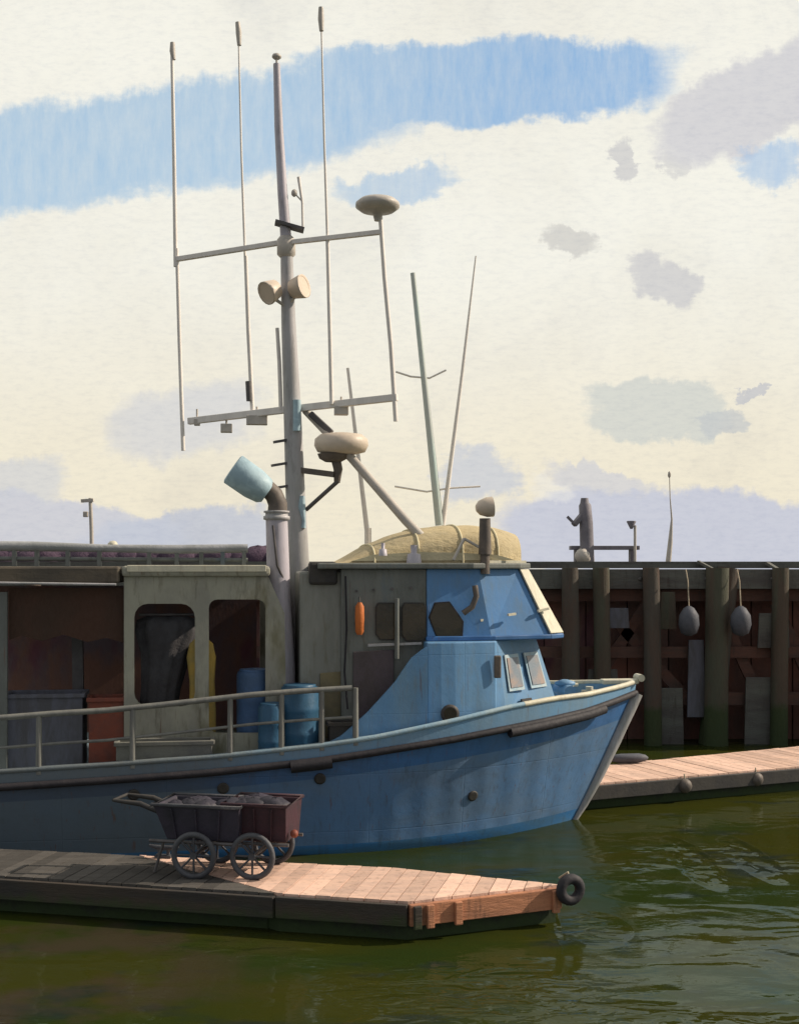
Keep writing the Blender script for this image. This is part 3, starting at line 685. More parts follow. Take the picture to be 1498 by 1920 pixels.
# outrigger poles beside the house
m_ = MB(); m_.tube(path([(824, 985), (797, 730), (774, 512)], -1.4), [.075, .055, .045], 10); o1 = B('outrigger_pole', m_, 'pole_green')
m_ = MB(); m_.tube(path([(830, 985), (864, 720), (892, 480)], -1.4), [.045, .030, .014], 8); B('outrigger_pole', m_, 'pole_grey')
m_ = MB(); m_.tube(path([(690, 1010), (671, 850), (652, 690)], -1.4), [.045, .035, .025], 8); B('outrigger_pole', m_, 'pole_grey')
m_ = MB(); m_.tube(path([(742, 697), (770, 706), (805, 709), (836, 694)], -1.4), .018, 6); B('pole_brace', m_, 'pole_grey', o1)
m_ = MB(); m_.tube(path([(740, 912), (800, 922), (845, 915), (900, 912)], -1.4), .018, 6); B('pole_brace', m_, 'pole_grey', o1)
for (x0, xx) in ((822, 0), (830, 0), (690, 0)):
    m_ = MB(); a_ = L(x0, 990, -1.4); m_.tube([a_, (a_.x, a_.y, ZR-2.3)], .06, 8); B('pole_step', m_, 'pole_grey')

# ------------------------------------------------------------------ aft shelter
VS = 1.5
def poly_side(name, outer, holes, v, thick, mats, parent, bevel=0, both=True):
    """side sheet with openings, built as a grid cut: outer box minus rounded holes via bmesh fill"""
    import bmesh
    for sg in ((1, -1) if both else (1,)):
        bmh = bmesh.new()
        def loop(pts):
            vs_ = []
            for a, b in pts:
                q_ = L(a, b, v); vs_.append(bmh.verts.new((q_.x, q_.y*sg, q_.z)))
            es = [bmh.edges.new((vs_[i], vs_[(i+1) % len(vs_)])) for i in range(len(vs_))]
            return es
        es = loop(outer)
        for h_ in holes: es += loop(h_)
        bmesh.ops.triangle_fill(bmh, use_beauty=True, use_dissolve=False, edges=es)
        r_ = bmesh.ops.extrude_face_region(bmh, geom=bmh.faces[:])
        for e in r_['geom']:
            if isinstance(e, bmesh.types.BMVert): e.co.y += thick*sg
        bmesh.ops.recalc_face_normals(bmh, faces=bmh.faces)
        me = bpy.data.meshes.new(name); bmh.to_mesh(me); bmh.free(); me.materials.append(MATS[mats])
        ob = bpy.data.objects.new(name, me); COL.objects.link(ob); ob.parent = parent
def rr(x0, y0, x1, y1, r, k=4):
    o_ = []
    for (cx_, cy_, a0) in ((x1-r, y0+r, -90), (x1-r, y1-r, 0), (x0+r, y1-r, 90), (x0+r, y0+r, 180)):
        for i in range(k+1):
            a = R(a0+90*i/k); o_.append((cx_+r*math.cos(a), cy_+r*math.sin(a)))
    return o_
DKY = 1440
hole_a = rr(252, 1132, 366, 1325, 26); hole_b = rr(392, 1124, 498, 1375, 16)
poly_side('shelter_side', [(233, 1078), (502, 1078), (534, 1150), (538, 1420), (233, 1446)], [hole_a, hole_b], VS, .08, 'shed_paint', boat)
# open aft part: posts + low side
zsh = z_at(L(300, 1075, VS)[0], VS, 1075)
uA = L(-260, 1080, VS)[0]; uB = L(233, 1080, VS)[0]; uC = L(503, 1080, VS)[0]
m_ = MB(); m_.box(((uB+uC)/2, 0, zsh+.03), (uC-uB+.06, 2*VS+.16, .16)); sr = B('shelter_roof', m_, 'shed_paint', bevel=.05)
m_ = MB(); m_.beam((uB+.05, -VS-.085, zsh+.07), (uC-.03, -VS-.085, zsh+.07), .03, .10); B('roof_edge', m_, 'cream_paint', sr, .01)
m_ = MB(); m_.box(((uA+uB)/2-.04, 0, zsh-.02), (uB-uA-.04, 2*VS+.2, .24)); ar = B('awning_roof', m_, 'canopy_brown', bevel=.03)
m_ = MB(); m_.tube([(uA, -VS-.12, zsh-.16), ((uA+uB)/2, -VS-.13, zsh-.13), (uB-.1, -VS-.12, zsh-.16)], .02, 6); B('awning_bar', m_, 'mast_grey', ar)
# back (port) wall of the open part, dark boards; bulkheads
m_ = MB(); m_.box(((uA+uC)/2, VS-.10, (zdk+zsh)/2-.1), (uC-uA-.2, .05, zsh-zdk-.25)); B('shelter_back_wall', m_, 'dark_interior')
m_ = MB(); m_.box((uC+.25, .1, (zdk+zsh)/2-.1), (.05, 2.3, zsh-zdk-.2)); B('bulkhead', m_, 'dark_interior')
m_ = MB(); m_.beam(L(8, 1110, VS-.05), L(8, 1460, VS-.05), .10, .10); B('awning_post', m_, 'house_grey')
m_ = MB(); m_.beam(L(145, 1110, .2), L(150, 1440, .2), .16, .16); B('awning_post', m_, 'steel_dark')
# awning side curtain, dark red-brown with sagging hem
m_ = MB(); top_ = [(18, 1102), (232, 1102)]; hem = [(232, 1205), (200, 1196), (165, 1204), (120, 1190), (80, 1202), (40, 1192), (18, 1200)]
m_.prism([L(a, b, VS-.12) for a, b in top_+hem], (0, .03, 0)); B('side_curtain', m_, 'curtain_brown', ar)
# roof rail with rolled canvas
zrl = z_at(uB, VS, 1030)
pr = [L(-250, 1022, 1.35), L(60, 1024, 1.35), L(200, 1028, 1.35), L(330, 1030, 1.35), L(465, 1028, 1.35)]
m_ = MB(); m_.tube(pr, [.07, .075, .06, .07, .065], 12, wob=.08); rl = B('rolled_canvas', m_, 'lavender_roll')
m_ = MB(); m_.tube([L(-250, 1046, 1.35), L(465, 1050, 1.35)], .03, 8); B('roof_rail', m_, 'house_grey')
m_ = MB(); m_.tube([(p.x, -p.y, p.z) for p in pr], .03, 8); B('roof_rail', m_, 'house_grey')
for x_0 in (28, 70, 128, 187, 280, 332, 378, 418, 458):
    m_ = MB(); m_.beam(L(x_0, 1076, 1.35), L(x_0, 1030, 1.35), .09, .06); B('rail_post', m_, 'house_grey')
m_ = MB(); m_.blob(L(212, 1022, 1.3), .07, sq=(1.1, 1, .9)); B('roof_lamp', m_, 'cream_paint')
# side rail with stanchions along the deck
rl_pts = [(-200, 1352), (0, 1346), (100, 1338), (200, 1332), (300, 1322), (390, 1312), (470, 1303), (560, 1296), (660, 1290)]
P_ = [L(a, b, rail_b(L(a, b, 2.0)[0])-.02) for a, b in rl_pts]
m_ = MB(); m_.tube(P_, .042, 10); sr_ = B('side_rail', m_, 'rail_grey')
P2 = [Vector((p.x, p.y, p.z-.42)) for p in P_]
m_ = MB(); m_.tube(P2[1:], .022, 8); B('lower_rail', m_, 'rail_grey')
for x_0 in (-60, 75, 250, 432, 528, 603, 666):
    u = L(x_0, 1300, 2.0)[0]; v = rail_b(u)-.02; zt = z_at(u, v, interp(px_of(u, v), rl_pts))
    m_ = MB(); m_.tube([(u, -v, zt), (u, -v, deck_z(u)+.1)], [.038, .045], 8); B('stanchion', m_, 'rail_grey')

# bow fittings
m_ = MB(); pz = deck_z(.3); m_.box((.78, 0, pz+.27), (.62, .2, .08)); m_.tube([(1.12, -.13, pz+.33), (1.12, .13, pz+.33)], .06, 14); B('anchor_roller', m_, 'cream_paint', bevel=.02)
m_ = MB(); m_.lathe((-.15, 0, deck_z(-.15)), [(.16, 0), (.10, .06), (.10, .26), (.17, .30), (.17, .34), (.05, .38)], 18); m_.tube([(-.15, -.36, deck_z(-.15)+.2), (-.15, .36, deck_z(-.15)+.2)], .11, 14); B('anchor_winch', m_, 'house_blue')
for y_0 in (-.55, .55):
    m_ = MB(); m_.tube([(.1, y_0, deck_z(.1)), (.1, y_0, deck_z(.1)+.28)], .06, 10); m_.tube([(.1-.13, y_0, deck_z(.1)+.2), (.1+.13, y_0, deck_z(.1)+.2)], .03, 8); B('mooring_bitt', m_, 'cream_paint')
# hull fittings: scuppers, side plate
p = hull_pt(.18, .55)
for (px_, py_) in ((884, 1470),):
    q = L(px_, py_, 1.62); m_ = MB()
    for k in range(3): pass
def hull_at_px(px_, h):
    best = min((abs(px_of(*hull_pt(i/400, h)[:2])-px_), i/400) for i in range(400)); return best[1]
def hull_frame(t_, h):
    a = Vector(hull_pt(t_, h)); b = Vector(hull_pt(t_+.01, h)); c_ = Vector(hull_pt(t_, h+.03))
    f_ = lambda q: Vector((q[0], -q[1], q[2]))
    a, b, c_ = f_(a), f_(b), f_(c_); nrm = (b-a).cross(c_-a).normalized()
    if nrm.y > 0: nrm = -nrm
    return a, nrm
for (px_, h) in ((884, .42), (600, .80), (420, .80), (250, .80)):
    a, nrm = hull_frame(hull_at_px(px_, h), h); m_ = MB(); m_.lathe(a-nrm*.03, [(.075, 0), (.085, .05), (.06, .055)], 16, nrm); B('scupper', m_, 'trim_dark')
# thicker rubbing pad at the bow
m_ = MB(); t0_, t1_ = hull_at_px(1130, 1), hull_at_px(955, 1)
m_.tube([(u, -v-.02, z-.06) for u, v, z in side_curve(0, .03, t1_, t0_, 14)], .08, 8); B('bow_fender', m_, 'rubber')
m_ = MB(); t0_, t1_ = hull_at_px(620, 1), hull_at_px(545, 1)
m_.tube([(u, -v-.02, z-.04) for u, v, z in side_curve(0, .03, t1_, t0_, 6)], .09, 8); B('bow_fender', m_, 'rubber')

# ------------------------------------------------------------------ gear on the boat's deck (things of their own)
def on_deck(name, label, cat, px_, py_, v, rz=0, group=None):
    k_ = L(px_, py_, v); wp = toW(k_.x, v, deck_z(k_.x)+.005)
    return thing(name, label, cat, wp, TH+rz, group)
def barrel(label, px_, v, h_, r_, mt):
    t_ = on_deck('barrel', label, 'barrel', px_, 1400, v, 0, 'blue barrels on the boat deck')
    m_ = MB(); m_.lathe((0, 0, 0), [(r_*.92, 0), (r_, .04), (r_, h_*.3), (r_*1.04, h_*.33), (r_, h_*.36), (r_, h_*.64), (r_*1.04, h_*.67), (r_, h_*.7), (r_, h_-.05), (r_*.93, h_)], 24); m_.build('barrel_body', mt, t_)
    m_ = MB(); m_.lathe((0, 0, h_), [(r_*.85, 0), (r_*.85, .03), (r_*.8, .035)], 20); m_.build('lid', mt, t_)
    return t_
barrel('tall blue plastic drum standing in the front opening of the shelter', 478, 1.15, 1.25, .27, 'tarp_blue')
barrel('teal blue drum beside the funnel foot', 562, 1.62, 1.00, .28, 'tote_blue')
barrel('short blue drum behind the rail, just left of the funnel', 510, 1.72, .78, .2, 'tote_blue')
# ochre oilskins
t_ = on_deck('oilskin_coat', 'ochre yellow oilskin coat hanging between the two shelter openings', 'coat', 378, 1400, 1.38)
m_ = MB(); ring = []
for k, (z_, rx, ry) in enumerate(((.15, .20, .10), (.5, .19, .10), (.95, .17, .09), (1.3, .20, .09), (1.5, .16, .07), (1.6, .06, .05))):
    ring.append((z_, rx, ry))
n_ = 18; vs = []
for z_, rx, ry in ring:
    for j in range(n_):
        th = 2*math.pi*j/n_; f_ = 1+.14*math.sin(5*th+z_*2); vs.append((rx*f_*math.cos(th), ry*f_*math.sin(th), z_+.25))
m_.add(vs, [(i*n_+j, i*n_+(j+1) % n_, (i+1)*n_+(j+1) % n_, (i+1)*n_+j) for i in range(len(ring)-1) for j in range(n_)], True); m_.build('coat_body', 'ochre_cloth', t_)
m_ = MB(); m_.tube([(0, 0, 1.83), (0, 0, 1.98), (.03, 0, 2.02), (.06, 0, 1.98)], .012, 6); m_.build('hook', 'steel_dark', t_)
def tote(label, px_, v, d, mt, name='fish_tote', cat='tote', rz=0, group=None):
    t_ = on_deck(name, label, cat, px_, 1400, v, rz, group); w0, d0, h0 = d
    m_ = MB(); th = .03
    for (c_, s_) in (((0, 0, .03), (w0, d0, .06)), ((0, -d0/2+th/2, h0/2+.03), (w0, th, h0-.06)), ((0, d0/2-th/2, h0/2+.03), (w0, th, h0-.06)), ((-w0/2+th/2, 0, h0/2+.03), (th, d0-2*th-.004, h0-.06)), ((w0/2-th/2, 0, h0/2+.03), (th, d0-2*th-.004, h0-.06))): m_.box(c_, s_)
    m_.build('tub', mt, t_, .012)
    m_ = MB()
    for (c_, s_) in (((0, -d0/2-.01, h0-.03), (w0+.06, .05, .06)), ((0, d0/2+.01, h0-.03), (w0+.06, .05, .06)), ((-w0/2-.01, 0, h0-.03), (.05, d0-.04, .06)), ((w0/2+.01, 0, h0-.03), (.05, d0-.04, .06))): m_.box(c_, s_)
    m_.build('rim', mt, t_, .01)
    return t_
tote('rust red fish tub under the brown awning, by the shelter corner', 203, 1.2, (.5, .5, 1.05), 'red_tub')
tote('grey fish tote under the awning near the left edge', 88, 1.1, (1.1, .6, 1.15), 'board_grey')
tote('low olive grey tote against the side rail below the shelter window', 310, 1.72, (1.35, .36, .42), 'tote_grey')
def rope_coil(label, px_, py_, v):
    k_ = L(px_, py_, v); t_ = thing('rope_coil', label, 'rope', toW(k_.x, v, k_.z), TH)
    m_ = MB()
    for q in range(5):
        rr_ = .15+.012*q; m_.tube([(rr_*math.cos(2*math.pi*a_/18), -.012*(q % 3), -.12+rr_*1.25*math.sin(2*math.pi*a_/18)) for a_ in range(19)], .015, 6, cap=False)
    m_.build('coil', 'rope_pale', t_); m_ = MB(); m_.tube([(0, .08, .08), (0, -.05, .09)], .015, 6); m_.build('peg', 'steel_dark', t_)
tote('small dark crate on the side deck behind the last railing stanchion', 648, 1.70, (.50, .30, .42), 'trim_dark', 'deck_crate', 'crate')
# net heap
t_ = on_deck('tarpaulin', 'dark grey tarpaulin hanging in folds inside the big shelter window', 'tarpaulin', 306, 1400, 1.15)
vs = []; n_ = 40; RG = ((.0, .20, .16, -.10), (.5, .24, .18, -.10), (1.1, .27, .18, -.04), (1.6, .34, .19, .04), (1.95, .46, .20, .08), (2.1, .44, .18, .08), (2.16, .30, .08, .08))
for z_, rx, ry, ox_ in RG:
    for j in range(n_):
        th = 2*math.pi*j/n_; f_ = 1+.10*math.sin(9*th+z_)+.05*math.sin(17*th+2*z_); vs.append((ox_+rx*f_*math.cos(th), ry*f_*math.sin(th), z_+.02*math.sin(5*th)))
m_ = MB(); m_.add(vs, [(i*n_+j, i*n_+(j+1) % n_, (i+1)*n_+(j+1) % n_, (i+1)*n_+j) for i in range(len(RG)-1) for j in range(n_)], True); m_.add(vs[-n_:], [tuple(range(n_))]); m_.build('folds', 'tarp_dark', t_)
m_ = MB(); m_.tube([(-.35, 0, 2.2), (.5, 0, 2.2)], .02, 8); m_.build('hanging_bar', 'steel_dark', t_)
# orange immersion-suit roll hung on the wheelhouse
k_ = L(674, 1190, 1.57); t_ = thing('life_suit_bag', 'narrow bright orange bag hung on the grey wheelhouse wall', 'bag', toW(k_.x, 1.60, k_.z), TH)
m_ = MB(); m_.tube([(0, 0, 0), (0, 0, .05), (0, 0, .25), (0, 0, .42), (0, 0, .48)], [.04, .065, .07, .065, .03], 14); m_.build('bag_body', 'orange_paint', t_)
m_ = MB(); m_.tube([(0, -.02, .46), (0, .02, .56)], .012, 6); m_.build('strap', 'trim_dark', t_)

# ------------------------------------------------------------------ near float
def plank_float(name, label, corners, ztop, deck_m, face_m, lit_edges, nplanks_dir, pw=.16):
    """corners: (x,y) loop; planks across clipped to loop"""
    e = thing(name, label, 'float dock', (sum(c_[0] for c_ in corners)/len(corners), sum(c_[1] for c_ in corners)/len(corners), 0))
    ox, oy = e.location.x, e.location.y; C_ = [(x-ox, y-oy) for x, y in corners]
    d = Vector(nplanks_dir).normalized(); nrm = Vector((-d.y, d.x))
    def clip(poly, a, s0):                    # keep points with dot(p,d)*s >= a*s
        out_ = []
        for i in range(len(poly)):
            p, q = poly[i], poly[(i+1) % len(poly)]; dp, dq = (p[0]*d.x+p[1]*d.y-a)*s0, (q[0]*d.x+q[1]*d.y-a)*s0
            if dp >= 0: out_.append(p)
            if dp*dq < 0:
                k = dp/(dp-dq); out_.append((p[0]+(q[0]-p[0])*k, p[1]+(q[1]-p[1])*k))
        return out_
    prj = [x*d.x+y*d.y for x, y in C_]; a = min(prj); m_ = MB()
    while a < max(prj)-.01:
        poly = clip(clip(C_, a+.006, 1), a+pw-.006, -1)
        if len(poly) >= 3:
            z1 = ztop+random.uniform(-.004, .004); m_.prism([(x, y, z1-.04) for x, y in poly], (0, 0, .04))
        a += pw
    m_.build('deck_planks', deck_m, e)
    n = len(C_); cx_ = sum(x for x, _ in C_)/n; cy_ = sum(y for _, y in C_)/n
    for i in range(n):
        p, q = Vector(C_[i]), Vector(C_[(i+1) % n]); t2 = (q-p).normalized(); no = Vector((t2.y, -t2.x))
        if no.dot(p-Vector((cx_, cy_))) < 0: no = -no
        m_ = MB(); a0, b0 = p+no*.035, q+no*.035
        m_.beam((a0.x, a0.y, ztop-.15), (b0.x, b0.y, ztop-.15), .07, .24); m_.build('fascia_board', face_m if i in lit_edges else 'wood_face_shaded' if face_m != 'trim_dark' else face_m, e, .01)
    m_ = MB(); inn = [(cx_+(x-cx_)*.985, cy_+(y-cy_)*.93) for x, y in C_]
    m_.prism([(x, y, -.2) for x, y in inn], (0, 0, ztop+.2-.06)); m_.build('flotation', 'foam_black', e)
    return e
ZT = .45
n1_ = W(765, 1690, 1); 
def onz(px, py, z=ZT): Y = FPX*(EYE-z)/(py-HZ); return ((px-CX)/FPX*Y, Y)
A0, A1, A2 = onz(765, 1690), onz(1048, 1658), onz(740, 1627)
dl = Vector((-1, .235)).normalized(); dl2 = Vector((-1, .20)).normalized()
A3 = (A2[0]+dl2.x*13, A2[1]+dl2.y*13); A4 = (A0[0]+dl.x*13, A0[1]+dl.y*13)
def on_line(P0, P1, px_):
    k = (px_-CX)/FPX; dx_, dy_ = P1[0]-P0[0], P1[1]-P0[1]; t_ = (k*P0[1]-P0[0])/(dx_-k*dy_); return (P0[0]+dx_*t_, P0[1]+dy_*t_)
F1, N1 = on_line(A2, A3, 262), on_line(A0, A4, 520)
nf = plank_float('float_dock', 'sunlit pinkish plank float under the dock carts, its angled end facing us', [A0, A1, A2, F1, N1], ZT, 'wood_deck', 'wood_face_lit', (0, 1), (-1, .22), .19)
nf2 = plank_float('float_dock', 'float section with dark shade put into its planks, running out of the picture at left', [(N1[0]-.03, N1[1]), (F1[0]-.03, F1[1]), A3, A4], ZT-.004, 'wood_deck_shaded', 'wood_face_shaded', (), (-1, .22), .19)
# bull rail along the far edge (left), blocks on the end face
for (px_, py_) in ((793, 1700), (812, 1698)):
    pass
e0, e1 = Vector(A0), Vector(A1); ed = (e1-e0).normalized(); no = Vector((ed.y, -ed.x))
if no.y > 0: no = -no
nfo = Vector((nf.location.x, nf.location.y))
for s_ in (.04, .12, .30, .95):
    p = e0+(e1-e0)*s_+no*.095-nfo; m_ = MB(); m_.box((p.x, p.y, ZT-.17), (.09, .05, .26), math.atan2(ed.y, ed.x)); m_.build('fender_block', 'wood_face_lit' if s_ > .1 else 'wood_face_shaded', nf, .01)
# tyre fender at the outer corner
p = Vector(A1)+no*.16+ed*.06
t_ = thing('tyre_fender', 'black tyre fender hung on the outer corner of the near float', 'tyre', (p.x, p.y, ZT-.03), math.atan2(ed.y, ed.x))
m_ = MB(); ring = [(math.cos(2*math.pi*k/20)*.125, 0, math.sin(2*math.pi*k/20)*.125) for k in range(21)]; m_.tube(ring, .062, 10, cap=False); m_.build('tyre_ring', 'rubber', t_)
m_ = MB(); m_.tube([(0, 0, .1), (0, .06, .19), (-.05, .18, .10)], .012, 6); m_.build('lanyard', 'rope_pale', t_)
# cleat
x_0, y_0 = onz(305, 1612); t_ = thing('dock_cleat', 'grey iron cleat on the float left of the carts', 'cleat', (x_0, y_0+.1, ZT+.004), R(-12))
m_ = MB(); m_.box((0, 0, .02), (.22, .1, .03)); m_.tube([(-.06, 0, .03), (-.06, 0, .12)], .025, 8); m_.tube([(.06, 0, .03), (.06, 0, .12)], .025, 8); m_.tube([(-.2, 0, .15), (-.1, 0, .13), (.1, 0, .13), (.2, 0, .15)], [.015, .03, .03, .015], 8); m_.build('cleat_body', 'wheel_grey', t_)

# ------------------------------------------------------------------ dock carts
def cart(label, px_, mt, w_, h_, handle, mirror=1, name='dock_cart', yy=1648):
    x0, y0 = onz(px_, yy); t_ = thing(name, label, 'cart', (x0, y0+.42, ZT+.003), R(-12), 'dock carts')
    rw = .27; s = mirror
    # tub: hollow, tapering towards its foot, long side along x
    zt0, zb0 = h_, .42; d2 = .34
    def ringq(z, kx0, kx1, ky): return [(-w_/2*kx0*1, -d2*ky, z), (w_/2*kx1, -d2*ky, z), (w_/2*kx1, d2*ky, z), (-w_/2*kx0, d2*ky, z)]
    ka, kb = (.72, .95) if s > 0 else (.95, .95)
    o0, o1_ = ringq(zb0, ka, kb, .8), ringq(zt0, 1, 1, 1); i1 = ringq(zt0, .93, .93, .92); i0 = ringq(zb0+.04, ka*.93, kb*.93, .72)
    m_ = MB(); m_.add(o0+o1_+i1+i0, [(3, 2, 1, 0)]+[(i, (i+1) % 4, 4+(i+1) % 4, 4+i) for i in range(4)]+[(4+i, 4+(i+1) % 4, 8+(i+1) % 4, 8+i) for i in range(4)]+[(8+i, 8+(i+1) % 4, 12+(i+1) % 4, 12+i) for i in range(4)]+[(12, 13, 14, 15)])
    m_.build('tub', mt, t_, .02)
    m_ = MB()
    for i in range(9): m_.blob((random.uniform(-.3, .3)*w_, random.uniform(-.18, .18), zt0-.05), random.uniform(.10, .15), wob=.15, sq=(1.3, 1, .8))
    m_.build('load', 'tub_purple', t_)
    for fx in (-.28, .0, .28):
        m_ = MB(); m_.beam((w_*fx*.86, -d2*.81-.012, zb0+.02), (w_*fx, -d2-.012, zt0-.03), .035, .018); m_.build('rib', mt, t_, .004)
    m_ = MB(); q = ringq(zt0+.01, 1.02, 1.02, 1.03); m_.tube([q[0], q[1], q[2], q[3], q[0]], .022, 8); m_.build('rim', 'wheel_grey' if mt == 'tub_purple' else mt, t_)
    m_ = MB()
    for y_ in (-.30, .30): m_.tube([(-w_/2-.06, y_, .40), (w_/2+.02, y_, .40)], .022, 8)
    m_.tube([(0, -.36, rw), (0, .36, rw)], .02, 8); m_.tube([(-.12, -.30, .4), (0, -.34, rw), (.12, -.30, .4)], .018, 6); m_.tube([(-.12, .30, .4), (0, .34, rw), (.12, .30, .4)], .018, 6)
    m_.build('frame', 'steel_dark', t_)
    for y_ in (-.40, .40):
        m_ = MB(); m_.tube([(rw*.93*math.cos(2*math.pi*k/28), y_, rw+rw*.93*math.sin(2*math.pi*k/28)) for k in range(29)], .036, 8, cap=False)
        wh = m_.build('wheel', 'wheel_grey', t_)
        m_ = MB()
        for k in range(8): a = math.pi*2*k/8; m_.tube([(0, y_, rw), (rw*.9*math.cos(a), y_, rw+rw*.9*math.sin(a))], .014, 6)
        m_.lathe((0, y_-.03, rw), [(.045, 0), (.045, .06)], 12, (0, 1, 0)); m_.build('spokes', 'wheel_grey', wh)
    if handle:
        for y_ in (-.2, .2):
            m_ = MB(); m_.tube([(-w_/2+.05, y_, zt0-.12), (-w_/2-.22, y_, zt0-.02), (-w_/2-.58, y_, zt0+.01)], [.03, .035, .02], 8); m_.build('handle', 'trim_dark', t_)
        m_ = MB(); m_.tube([(-w_/2-.58, -.2, zt0+.01), (-w_/2-.58, .2, zt0+.01)], .02, 8); m_.build('crossbar', 'trim_dark', t_)
        for y_ in (-.28, .28):
            m_ = MB(); m_.tube([(-w_/2+.12, y_, .40), (-w_/2-.0, y_, .02)], .02, 8); m_.build('leg', 'steel_dark', t_)
    else:
        m_ = MB(); m_.blob((w_/2+.06, -.2, zt0-.34), .05, wob=.03); m_.build('reflector', 'red_tub', t_)
        m_ = MB(); m_.tube([(-w_/2+.03, -.3, zt0), (-w_/2-.03, -.33, zt0-.3), (-w_/2+.02, -.3, .42)], [.04, .045, .03], 8); m_.build('side_strap', 'wheel_grey', t_)
    return t_
cart('purple grey dock cart with long handles reaching to the left', 376, 'tub_purple', 1.10, .84, True)
cart('dark maroon dock cart without handles, right of the purple one', 486, 'tub_maroon', .80, .86, False, -1, yy=1650)
# rope coil on maroon cart
# ------------------------------------------------------------------ far float
B0, B1 = onz(1130, 1468), onz(1498, 1437); C0_, C1_ = onz(1130, 1434), onz(1498, 1399)
def ext(a, b, k): return (a[0]+(b[0]-a[0])*k, a[1]+(b[1]-a[1])*k)
ff = plank_float('float_dock', 'long sunlit pinkish float running behind the bow towards the wharf', [ext(B0, B1, -1.6), ext(B0, B1, 2.6), ext(C0_, C1_, 2.6), ext(C0_, C1_, -1.6)], ZT, 'wood_deck', 'trim_dark', (), (B1[0]-B0[0], B1[1]-B0[1]), .22)
x_0, y_0 = onz(1178, 1432); 
t_ = thing('boat_fender', 'pale blue grey fender lying on the far float beside the bow', 'fender', (x_0, y_0, ZT+.10), 0)
m_ = MB(); m_.tube([(-.35, 0, 0), (-.3, 0, 0), (-.15, 0, 0), (.2, .05, 0), (.33, .07, 0), (.38, .08, 0)], [.03, .07, .09, .09, .06, .02], 12); m_.build('fender_body', 'float_pale', t_)
m_ = MB(); m_.tube([(-.35, 0, 0), (-.5, .05, -.05), (-.6, .2, -.08)], .012, 6); m_.build('lanyard', 'rope_pale', t_)
def round_fender(px_, py_, label):
    x_, y_ = onz(px_, py_+2); t_ = thing('mooring_ball', label, 'fender', (x_, y_-.13, ZT-.16), 0, 'round fenders on the far float')
    m_ = MB(); m_.blob((0, 0, 0), .13, wob=.03); m_.build('ball', 'bracket_brown', t_)
    m_ = MB(); m_.tube([(0, 0, .12), (0, .04, .20)], .014, 6); m_.build('lanyard', 'rope_pale', t_)
round_fender(1280, 1452, 'brown round fender on the far float edge, the one nearer the bow')
round_fender(1413, 1440, 'brown round fender on the far float edge, the one nearer the right border')

# ------------------------------------------------------------------ wharf
WY, WZ = 29.0, 4.24
wharf = thing('wharf', 'high dark timber wharf on piles stretching across behind the boat', 'wharf', (0, WY, 0))
def wx(px_, Y=WY): return (px_-CX)/FPX*Y
m_ = MB()
a = -60
for i in range(300):
    pass
m_.box((0, 6, WZ-.06), (150, 12, .10)); m_.build('wharf_deck', 'timber_grey', wharf)
m_ = MB(); m_.box((0, -.10, WZ-.36), (150, .14, .46)); m_.build('fascia_beam', 'timber_grey', wharf)
m_ = MB(); m_.box((0, .25, WZ-.75), (150, .3, .28)); m_.build('cap_beam', 'timber_brown', wharf)
m_ = MB(); m_.box((0, .0, 2.15), (150, .12, .26)); m_.build('waler', 'timber_brown', wharf)
m_ = MB(); m_.box((0, .02, 1.05), (150, .12, .3)); m_.build('waler', 'timber_brown', wharf)
m_ = MB(); m_.box((0, .18, WZ+.02), (150, .2, .06)); m_.build('bull_rail', 'timber_grey', wharf)
m_ = MB()
# dark bank below and behind the piles: rough boards
for i in range(110):
    x_ = -55+i*1.0; m_.box((x_, .72+random.uniform(0, .05), 1.9), (.97, .15, 4.4))
m_.build('back_boards', 'bank_dark', wharf); m_ = MB(); m_.box((0, .95, 1.9), (150, .1, 4.3)); m_.build('backing_wall', 'bank_dark', wharf)
pile_px = [-420, -300, -170, -40, 70, 190, 300, 420, 560, 700, 1065, 1122, 1215, 1338, 1365, 1455, 1540, 1660, 1800, 1930]
for i, px_ in enumerate(pile_px):
    r_ = .20 if px_ not in (1338, 1365) else .27; lean = -.55 if px_ == 1365 else random.uniform(-.06, .06)
    x_ = wx(px_); yy_ = -.32 if px_ != 1365 else -.05
    m_ = MB(); m_.tube([(x_+lean*0, yy_, WZ-.1), (x_+lean*.4, yy_, 2.6), (x_+lean, yy_, -1.5)], [r_*.95, r_, r_*1.08], 14, wob=.05); m_.build('pile', 'pile_olive' if i % 2 else 'pile_dark', wharf)
for (a_, b_) in ((1125, 1335), (1215, 1060), (1345, 1450), (1455, 1560), (1560, 1700)):
    m_ = MB(); m_.beam((wx(a_), .12, 3.3), (wx(b_), .12, .4), .10, .26); m_.build('cross_brace', 'timber_brown', wharf)
for k, (x0, x1, y0, y1, mt) in enumerate(((1124, 1180, 1140, 1178, 'board_grey'), (1288, 1322, 1200, 1345, 'board_grey'), (1395, 1450, 1270, 1400, 'timber_grey'), (1100, 1160, 1255, 1330, 'timber_grey'), (1236, 1268, 1110, 1180, 'pile_olive'), (1228, 1282, 1290, 1410, 'timber_grey'), (1420, 1480, 1150, 1215, 'timber_grey'))):
    Yp = WY-.22; q = [W(x0, y1, Yp), W(x1, y1, Yp), W(x1-3, y0, Yp), W(x0+3, y0, Yp)]
    m_ = MB(); m_.prism([(p.x, p.y-WY, p.z) for p in q], (0, .06, 0)); m_.build('fender_board', mt, wharf, .01)
for k in range(40):
    m_ = MB(); xb = -30+k*1.55; m_.lathe((xb, -.16, WZ-.36), [(.05, 0), (.05, .03), (.025, .05)], 8, (0, -1, 0)); m_.build('bolt_head', 'steel_dark', wharf)
